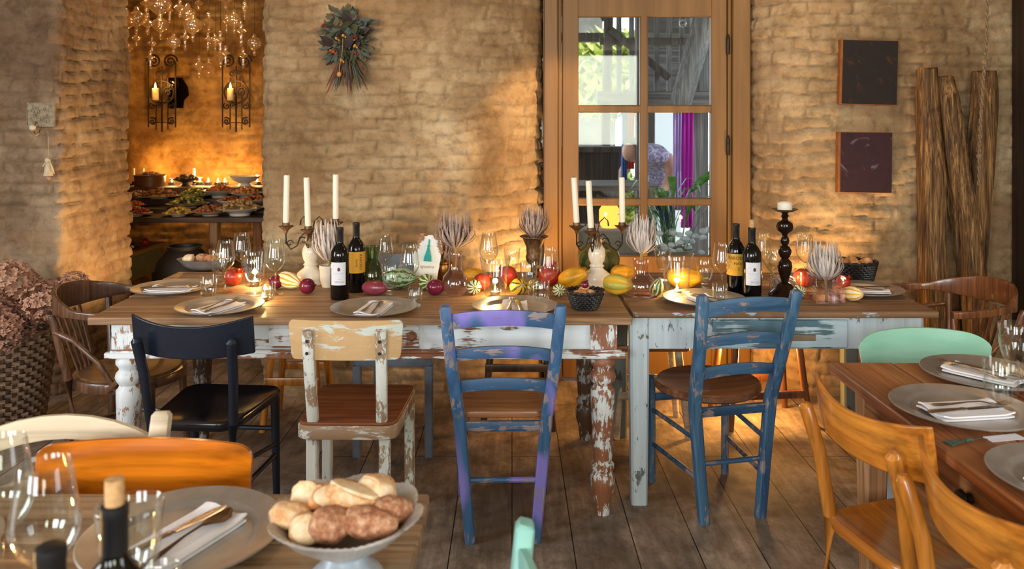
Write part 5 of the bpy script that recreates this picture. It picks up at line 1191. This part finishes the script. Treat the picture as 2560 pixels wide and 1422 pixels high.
tag(m.build('rope', plain('old_hemp_rope', '#8a7356', .9, 0, .2, 90, .3)), 'knotted hemp rope hanging down beside the rightmost timber', 'rope')
# dried bouquet
rnd = random.Random(12); x0 = wx(870, WY-.06); z0 = wz(100, WY-.06)
t = thing('wall_bouquet', 'dark bouquet of leaves, berries and dried flowers hung on the brick wall', 'bouquet', (x0, WY-.075, z0))
def leafcluster(name, n, mat, rx, rz, cx_, cz_, L, W, ang=None, dn=0):
    m = M()
    for k in range(n):
        a = rnd.uniform(0, 2*PI); q = rnd.uniform(.1, 1)**.7; px, pz = cx_+math.cos(a)*rx*q, cz_+math.sin(a)*rz*q; l = L*rnd.uniform(.6, 1.2)
        d = Vector((math.cos(a)+rnd.uniform(-.6, .6), rnd.uniform(-.6, .1), math.sin(a)+rnd.uniform(-.6, .6)-dn)).normalized(); p = Vector((px, rnd.uniform(-.05, .03), pz))
        m.sweep([p, p+d*l*.35, p+d*l*.7+Vector((0,0,-.004)), p+d*l], [(.002,.001),(W,.002),(W*.8,.002),(.001,.001)], 6, up=(0, 1, .1))
    m.build(name, mat, t, clean=False)

for cc in ((-.07,.03,.045,.05,22,.055,.032), (.075,-.03,.04,.07,22,.05,.030), (-.02,.12,.06,.04,20,.05,.030)): leafcluster('sage_leaves', cc[4], LEAFS, cc[2], cc[3], cc[0], cc[1], cc[5], cc[6])
for cc in ((.0,.05,.06,.07,44,.07,.022), (-.04,-.03,.06,.06,40,.07,.022), (.04,-.02,.05,.08,40,.08,.018), (.06,.10,.04,.03,16,.09,.03)): leafcluster('green_leaves', cc[4], LEAFG, cc[2], cc[3], cc[0], cc[1], cc[5], cc[6])
for cc in ((.035,.04,.04,.04,16,.08,.045), (-.04,-.06,.04,.03,12,.08,.045)): leafcluster('plum_leaves', cc[4], LEAFD, cc[2], cc[3], cc[0], cc[1], cc[5], cc[6])
leafcluster('hanging_sprigs', 30, plain('rust_sprig', '#5c2e1c', .8), .07, .05, 0, -.12, .13, .009, dn=2.6); leafcluster('stems', 36, LEAFG, .045, .06, 0, -.10, .15, .008, dn=3)
M().sweep([(-.01,-.07,0),(-.01,-.075,-.06),(-.025,-.075,-.14),(-.028,-.075,-.18)], .003, 5).blob(.013,.013,.014,3,.05,10,7,mx=Matrix.Translation((-.028,-.075,-.19))).build('dried_poppy_head', plain('pale_poppy_head', '#b58a44', .7), t)
for nm, c, pts in (('orange_flower', '#a5481c', [(-.02,.07),(-.075,-.065),(-.06,-.07)]), ('yellow_flower', '#b5862c', [(.035,.0),(-.01,.015),(.05,-.04),(-.02,-.115),(-.045,.0)]), ('red_berry', '#7a1c18', [(.055,-.075),(.05,.01),(-.115,.07)])):
    mt = plain(nm+'_petals', c, .7)
    for a, b in pts: M().blob(.0085, .008, .0085, int(a*1000), .3, 9, 6, mx=Matrix.Translation((a, -.065, b))).blob(.006, .006, .006, 3, .3, 7, 5, mx=Matrix.Translation((a+.012, -.06, b-.008))).build(nm, mt, t)
# hook plaque and hanging bell on the left wall
t = thing('hook_plaque', 'small carved plaque with a round-knobbed hook on the left wall', 'hook', (wx(112, WY), WY-.035, wz(287, WY)))
m = M().box(-.075,.075,-.004,.006,-.065,.065)
for k in range(22):
    a = rnd.uniform(0, 6.3); c = Vector((rnd.uniform(-.055,.055), -.006, rnd.uniform(-.045,.05))); m.sweep([c+Vector((math.cos(a+q)*.012*(1-q/7), 0, math.sin(a+q)*.012*(1-q/7))) for q in [j*.7 for j in range(9)]], .004, 5)
m.sweep([(-.072,-.006,-.06),(-.072,-.006,.06),(.072,-.006,.06)], .006, 6); m.build('carved_plate', plain('chalky_carving', '#8f8067', .8, 0, .2, 60, .4), t)
M().blob(.017,.017,.017,1,.01,mx=Matrix.Translation((-.018,-.045,-.07))).build('knob', plain('chalk_white_knob', '#cdbfa4', .6), t)
M().sweep([(-.018,-.01,-.04),(-.018,-.035,-.065),(-.006,-.05,-.10),(.006,-.05,-.115),(.014,-.045,-.10),(.012,-.03,-.08)], .006, 8).build('hook', GOLD, t)
t = thing('hanging_bell', 'small cream bell figure hanging on a thread below the hook plaque', 'ornament', (wx(122, WY-.05), WY-.055, wz(425, WY-.05)))
cb = plain('cream_clay', '#c9b593', .7, 0, .1, 40, .2)
M().lathe([(0,-.03),(.024,-.03),(.021,-.01),(.014,.03),(.010,.04),(0,.042)], 20).build('bell', cb, t)
M().blob(.012,.012,.013,2,.02,mx=Matrix.Translation((0,0,-.042))).build('clapper', plain('pink_clay', '#a5806c', .7), t)
M().blob(.014,.012,.015,4,.12,mx=Matrix.Translation((-.004,0,.052))).build('head', cb, t)
M().sweep([(0,0,.06),(.0,.005,.15),(-.01,.012,.21)], .002, 5).build('thread', plain('thread_cream', '#b8a888', .8), t)
M().sweep([(.012,-.005,.045),(.026,-.006,.01),(.034,-.004,-.02)], [.006,.010,.006], 8).sweep([(-.012,-.005,.04),(-.026,-.006,.02)], [.006,.006], 8).build('ribbon', cb, t)
# ------------------------------------------------------------------ buffet room
BUF = wood('dark_buffet_wood', '#2c1c10', '#452c18', '#5c3c22', 'x', 10, .6, .3)
t = thing('buffet_table', 'long dark buffet table carrying the dishes in the back room', 'table', (0, 0, 0))
M().box(-3.5, -1.35, 5.52, 6.62, .80, .835).build('tabletop', BUF, t, bevel=.004)
for i, (y0, y1, z) in enumerate(((5.80, 6.02, .865), (6.02, 6.26, .915), (6.26, 6.60, .985))): M().box(-3.45, -1.4, y0, y1, .835, z).build('riser', BUF, t)
for x in (-3.4, -2.08, -1.45):
  for y in (5.60, 6.55): M().sweep([(x, y, 0), (x, y, .80)], .065, kind='rect', up=(0,1,0)).build('leg', wood('warm_leg_wood', '#7a4f28', '#9a6a38', '#b58448', 'z', 10) if x == -2.08 else BUF, t)
t = thing('side_cabinet', 'low green-sided serving table left in the back room', 'table', (0, 0, 0))
M().box(-3.3, -2.55, 5.20, 6.1, .575, .60).build('tabletop', wood('ochre_top', '#8a5c2c', '#a87438', '#bd8848', 'y', 10), t) if False else None
M().box(-3.2, -2.59, 5.16, 6.0, .575, .60).build('tabletop', wood('ochre_top', '#8a5c2c', '#a87438', '#bd8848', 'y', 10), t)
M().box(-3.15, -2.615, 5.19, 5.96, .40, .575).build('side_panel', plain('olive_green_paint', '#6b6a40', .6), t)
for x in (-3.12, -2.63):
    for y in (5.21, 5.93): M().sweep([(x, y, 0), (x, y, .40)], .06, kind='rect', up=(0,1,0)).build('leg', plain('olive_leg', '#55553a', .6), t)
t = thing('serving_tray', 'silver tray with crumpled foil things on the low green table', 'tray', (-2.72, 5.62, .6005))
M().lathe([(0,0),(.09,0),(.10,.008),(.098,.010),(.088,.004),(0,.004)], 30).build('dish', STEEL, t)
for k in range(5): M().blob(.022,.02,.018,k,.2,mx=Matrix.Translation((-.05+.025*k,.01*(k%2),.02))).build('silver_lump', STEEL, t)
gourd('pom', 0, 0, .05, 'red fruit lying on the low green serving table', G_RED, (.2, .5, 0), xy=(-2.66, 5.80)).location.z = .626
t = thing('black_urn', 'big round-bellied black pot on the floor in front of the buffet', 'pot', (-2.17, 5.30, 0), sc=.86)
M().lathe([(0,0),(.10,0),(.11,.02),(.09,.06),(.13,.20),(.20,.38),(.225,.52),(.20,.66),(.14,.74),(.12,.76),(.13,.785),(.11,.785),(.10,.74),(0,.7)], 40).build('body', plain('sooty_black_clay', '#080605', .6, 0, .2), t)
def food(mat, name, sx, sy, n, r, h, seed):
    m = M(); rn = random.Random(seed)
    for k in range(n):
        a = rn.uniform(0, 6.28); q = math.sqrt(rn.uniform(0, 1)); m.blob(r*rn.uniform(.7, 1.3), r*rn.uniform(.6, 1.1), r*.7, seed+k, .18, 7, 5, mx=Matrix.Translation((math.cos(a)*q*sx, math.sin(a)*q*sy, h*(1-q*q)+r*.4)) @ Matrix.Rotation(a, 4, 'Z'))
    return m
PL = plain('cream_platter_glaze', '#a89a84', .3, 0, .1, 12); PLW = plain('white_platter_glaze', '#d2c7b2', .25, 0, .05, 12)
FC = {'orange': '#b8602a', 'brown': '#7a4a26', 'green': '#5c6a2c', 'yellow': '#c9a23c', 'bean': '#94502e', 'cous': '#c29c60', 'red': '#9c3420', 'dark': '#3c3420', 'golden': '#c8803a', 'pink': '#b58a70'}
FM = {k: plain('food_'+k, v, .5, 0, .45, 45, .3) for k, v in FC.items()}
D = [(338,532,84,5.62,'red','wide platter of red and yellow salad at the front left of the buffet'),(447,531,80,5.62,'yellow','platter of yellow and green vegetables at the buffet front'),(527,527,92,5.64,'bean','round bowl of orange beans at the front middle of the buffet'),
 (600,518,118,5.66,'cous','wide platter heaped with pale couscous at the front right of the buffet'),
 (333,516,60,5.90,'orange','platter with orange slices at the left of the second buffet row'),(470,508,104,5.90,'green','platter of green and cream vegetables in the second buffet row'),(577,500,70,5.92,'bean','small platter of roasted chickpeas in the second buffet row'),(636,497,84,5.90,'orange','platter of roasted peppers at the right of the second buffet row'),
 (345,487,66,6.13,'pink','pale plate of pink food at the left of the third buffet row'),(398,495,100,6.10,'brown','footed plate heaped with brown food in the third buffet row'),(489,486,92,6.13,'green','white bowl of green salad in the third buffet row'),(549,475,86,6.15,'orange','wide bowl of orange stew in the third buffet row'),(617,481,86,6.13,'golden','plate of golden baked slices in the third buffet row')]
for i, (px, py, w_, Y, fk, lb) in enumerate(D):
    tier = .835 if Y < 5.75 else .865 if Y < 6.0 else .915 if Y < 6.2 else .985
    zz = tier+.0005; r = w_/2*Y/FPX; h = max(.02, wz(py, Y)-zz)
    t = thing('platter', lb, 'dish', (wx(px, Y), Y, zz), 0, 'dishes on the buffet')
    M().lathe([(0,0),(r*.42,0),(r*.45,h*.3),(r*.7,h*.6),(r*.98,h*.95),(r,h),(r*.97,h*1.02),(r*.7,h*.8),(0,h*.7)], 36).build('dish', PL if i % 3 else PLW, t)
    fo = food(FM[fk], 'food', r*.78, r*.78, 46, r*.13, r*.30, i*50); o = fo.build('food', FM[fk], t, clean=False); o.location = (0, 0, h*.72); o['kind'] = 'stuff'
    if fk in ('red', 'green', 'orange'): o = food(FM['yellow'], 'food', r*.7, r*.7, 14, r*.11, r*.33, i*50+9).build('garnish', FM['yellow' if fk != 'orange' else 'dark'], t, clean=False); o.location = (0, 0, h*.75); o['kind'] = 'stuff'
t = thing('cooking_pot', 'brown round pot heaped with food at the back left of the buffet', 'pot', (wx(375, 6.4), 6.4, .9855), 0)
M().lathe([(0,0),(.115,0),(.118,.08),(.124,.085),(.122,.09),(.112,.085),(.108,.06),(0,.06)], 36).build('pot_body', plain('brown_enamel', '#5c3a20', .35), t); o = food(FM['pink'], 'food', .09, .09, 40, .018, .03, 5).build('food', FM['pink'], t, clean=False); o.location = (0,0,.07); o['kind'] = 'stuff'
t = thing('footed_dish', 'footed dark dish heaped with black olives at the back of the buffet', 'dish', (wx(465, 6.4), 6.4, .9855), 0)
M().lathe([(0,0),(.05,0),(.03,.02),(.03,.03),(.12,.06),(.125,.064),(.10,.055),(0,.045)], 36).build('dish', BUF, t); o = food(FM['dark'], 'food', .09, .09, 40, .016, .03, 6).build('food', FM['dark'], t, clean=False); o.location = (0,0,.05); o['kind'] = 'stuff'
t = thing('serving_bowl', 'large white footed bowl at the back right of the buffet', 'bowl', (wx(612, 6.42), 6.42, .9855), 0)
M().lathe([(0,0),(.05,0),(.04,.02),(.09,.045),(.12,.075),(.125,.08),(.118,.078),(.08,.05),(0,.04)], 36).build('body', PLW, t)
for i, px in enumerate((334, 358, 485)):
    cd = thing('taper_candle', ('white taper candle', 'second white taper candle', 'lone white taper candle')[i]+(' at the back left of the buffet', ' behind the brown pot on the buffet', ' at the back middle of the buffet')[i], 'candle', (wx(px, 6.52), 6.52, .9855), 0, 'buffet taper candles')
    hz = wz(420, 6.52)-.986; M().lathe([(0,0),(.011,0),(.010,hz),(0,hz)], 14).build('wax', WAX, cd); M().lathe([(0,0),(.03,0),(.028,.006),(.012,.012),(.012,.03),(0,.03)], 16).build('holder', IRON, cd)
for i, (px, Y, z) in enumerate(((545, 6.48, .9855), (562, 6.5, .9855), (521, 6.5, .9855), (430, 6.5, .9855), (500, 6.53, .9855), (643, 6.54, .9855))):
    tealight(wx(px, Y), Y, ('tea light glowing in a cup behind the stew on the buffet', 'tea light at the right of the buffet pair of lights', 'tea light left of the buffet pair of lights', 'tea light between pot and footed dish on the buffet', 'tea light behind the footed dish on the buffet', 'tea light behind the white bowl on the buffet')[i], 1.5, 1.6, z)
for i, px in enumerate((546, 564)):
    vessel('glass_holder', [('body', hollow([(0,0),(.036,0),(.038,.004),(.04,.06)], .002))], glassmat('amber_glass', '#ffd9a0'), ('left', 'right')[i]+' amber glass holder round the tea light pair on the buffet', (wx(px+ (0 if i == 0 else -1), 6.48 if i == 0 else 6.5), 6.48 if i == 0 else 6.5, .9852), 'holder', 'amber glass holders') if False else None
for i, (px, l) in enumerate(((645, 'dark green wine bottle on the floor below the buffet right end'), (655, 'second dark wine bottle on the floor below the buffet, by the arch'))):
    wine_bottle(l, (wx(px, 5.4+.12*i), 5.4+.12*i, .0), 0, 'white')
# wrought-iron sconces
def sconce(label, px, cl):
    Y = 6.80; x = wx(px, Y); t = thing('iron_sconce', label, 'sconce', (x, Y, wz(230, Y)))
    def spiral(cx_, cz_, r, turns, sgn, a0=0): return [(cx_+sgn*r*(1-k/(turns*12)*.9)*math.cos(a0+k*PI/6), 0, cz_+r*(1-k/(turns*12)*.9)*math.sin(a0+k*PI/6)) for k in range(int(turns*12)+1)]
    m = M()
    for s_ in (-1, 1):
        m.sweep([(s_*.115, 0, -.30), (s_*.115, 0, .26)], 0.0137, 6, up=(0,1,0)).sweep([(s_*.05, 0, -.32), (s_*.05, 0, .12)], 0.0103, 6, up=(0,1,0))
        m.sweep(spiral(s_*.07, .26, .062, 2, s_, 0), 0.0171, 6, up=(0,1,0)).sweep(spiral(s_*.045, 0.0, .045, 1.6, s_, .5), 0.0171, 6, up=(0,1,0)); m.sweep(spiral(s_*.08, -.25, .035, 1.5, s_, 1), 0.0137, 6, up=(0,1,0)); m.sweep(spiral(s_*.035, .16, .03, 1.3, s_, 2), 0.0137, 6, up=(0,1,0))
        m.sweep(spiral(s_*.08, -.12, .03, 1.3, -s_, 2), 0.0120, 6, up=(0,1,0))
    m.sweep([(.10*math.cos(a), 0, .095*math.sin(a)) for a in [2*PI*k/30 for k in range(31)]], 0.0154, 6, up=(0,1,0)).sweep([(0,0,-.34),(0,0,.22)], 0.0171, 6, up=(0,1,0)).sweep([(-.12,0,-.26),(.12,0,-.26)], .008, 6).sweep([(-.12,0,-.05),(.12,0,-.05)], .006, 6)
    m.build('scroll_grille', IRON, t)
    M().sweep([(0,0,-.10),(-.01,-.06,-.12),(-.01,-.10,-.085)], .010, 8).build('bracket', IRON, t)
    M().lathe([(0,-.085),(.02,-.085),(.034,-.078),(.036,-.074),(0,-.076)], 20, mx=Matrix.Translation((-.012,-.10,0))).build('drip_cup', IRON, t)
    cd = thing('pillar_candle', cl, 'candle', (x-.012, Y-.10, wz(230, Y)-.0755), 0, 'lit pillar candles on the sconces')
    M().lathe([(0,0),(.026,0),(.027,.004),(.026,.098),(.022,.102),(.015,.094),(0,.094)], 22).build('wax', WAXLIT, cd); M().lathe([(0,.094),(.005,.10),(.008,.112),(.005,.13),(.0012,.148),(0,.15)], 12).build('flame', FLAME, cd)
    point('sconce_candle_glow', (0, -.05, .16), 2.2, ORANGE, .02, cd)
sconce('left scrolled wrought-iron sconce on the buffet room wall', 405, 'burning pillar candle on the left iron sconce')
sconce('right scrolled wrought-iron sconce on the buffet room wall', 590, 'burning pillar candle on the right iron sconce')
t = thing('broken_mirror', 'dark angular mirror piece hanging right of the left sconce', 'mirror', (wx(443, 6.84), 6.835, wz(232, 6.84)))
o_ = [(-.08,-.13),(.05,-.13),(.06,-.06),(.10,-.02),(.09,.05),(.04,.13),(-.07,.13)]; M().add([(a, 0, b) for a, b in o_]+[(a, .012, b) for a, b in o_], [tuple(range(7))[::-1], tuple(range(7, 14))]+[(i, (i+1)%7, 7+(i+1)%7, 7+i) for i in range(7)]).build('mirror_glass', plain('dark_mirror', '#0c0a0a', .06, .6, 0, 5, 0), t)
# hanging glass ornaments
CR = glassmat('sparkle_crystal', '#fff2dd', 3.0, .05, .08, '#ffd9a0')  # warm diffuse body colour stands in for the sparkle of the drops
kinds = [[(0,-.05),(.006,-.045),(.009,-.03),(.005,-.02),(.016,-.012),(.028,0),(.016,.012),(.005,.018),(.009,.028),(.006,.04),(0,.045)],
         [(0,-.045),(.004,-.04),(.007,-.025),(.004,-.018),(.012,-.012),(.026,.0),(.030,.014),(.024,.028),(.010,.036),(.006,.05),(0,.055)],
         [(0,-.06),(.005,-.055),(.008,-.04),(.005,-.03),(.009,-.018),(.006,-.006),(.020,.002),(.022,.008),(.008,.014),(.010,.028),(.006,.04),(0,.045)]]
drops = [(303,35,1.1,1),(318,62,1.3,1),(341,55,1.5,1),(341,95,.8,0),(366,12,1.4,2),(369,58,1.2,0),(399,22,1.9,1),(401,70,1.4,1),(380,108,.8,0),(424,28,1.0,2),(434,112,1.1,1),(463,95,1.1,2),(470,42,1.3,1),(482,72,1.5,1),(497,8,.8,0),(522,55,1.2,0),(551,100,1.1,2),(565,0,1.4,1),(566,55,1.0,2),(586,58,1.3,1),(603,80,1.2,2),(538,108,1.0,1),(552,140,1.1,0),(564,135,1.0,2),(608,140,1.1,2),(636,115,1.2,1),(498,165,1.2,0),(522,165,1.1,0),(316,125,1.0,1),(376,145,.9,2),(450,20,1.0,0),(612,20,1.0,2),(520,100,.9,2)]
src = []
for k in range(3):
    t = thing('glass_pendant', '', 'ornament', (0,0,-5)); M().lathe(kinds[k], 18, facet(6,.06,-1,1)).build('glass_drop', CR, t); M().sweep([(0,0,.045),(0,0,.40)], .0015, 4).build('thread', IRON, t); src.append([t, True])
for i, (px, py, s_, k) in enumerate(drops):
    Y = 5.35+.35*((i*37) % 10)/10; loc = (wx(px, Y), Y, wz(py, Y)); root, fresh = src[k]
    row_ = 'high' if py < 45 else 'middle' if py < 90 else 'low'; lab = f'clear glass drop in the {row_} tier above the buffet, '+('nearest the left arch edge' if px < 345 else 'left of centre' if px < 440 else 'at the centre' if px < 530 else 'right of centre' if px < 600 else 'nearest the right arch edge')+(', ball-shaped' if k == 1 else ', ring-waisted' if k == 0 else ', slim')
    if fresh: root.location = loc; root['label'] = lab; root['group'] = 'hanging glass pendants'; root.scale = (s_*1.35,)*3; src[k][1] = False
    else: dup(root, loc, 0, lab, 'hanging glass pendants', sc=s_*1.35)

point('pendant_fill_point', (-2.0, 5.25, 2.45), 3.0, (1, .66, .30), .03)  # unseen light added near the glass drops to make them sparkle
point('pendant_fill_point', (-2.45, 5.6, 2.42), 2.0, (1, .66, .30), .03)  # second unseen light added for the same sparkle
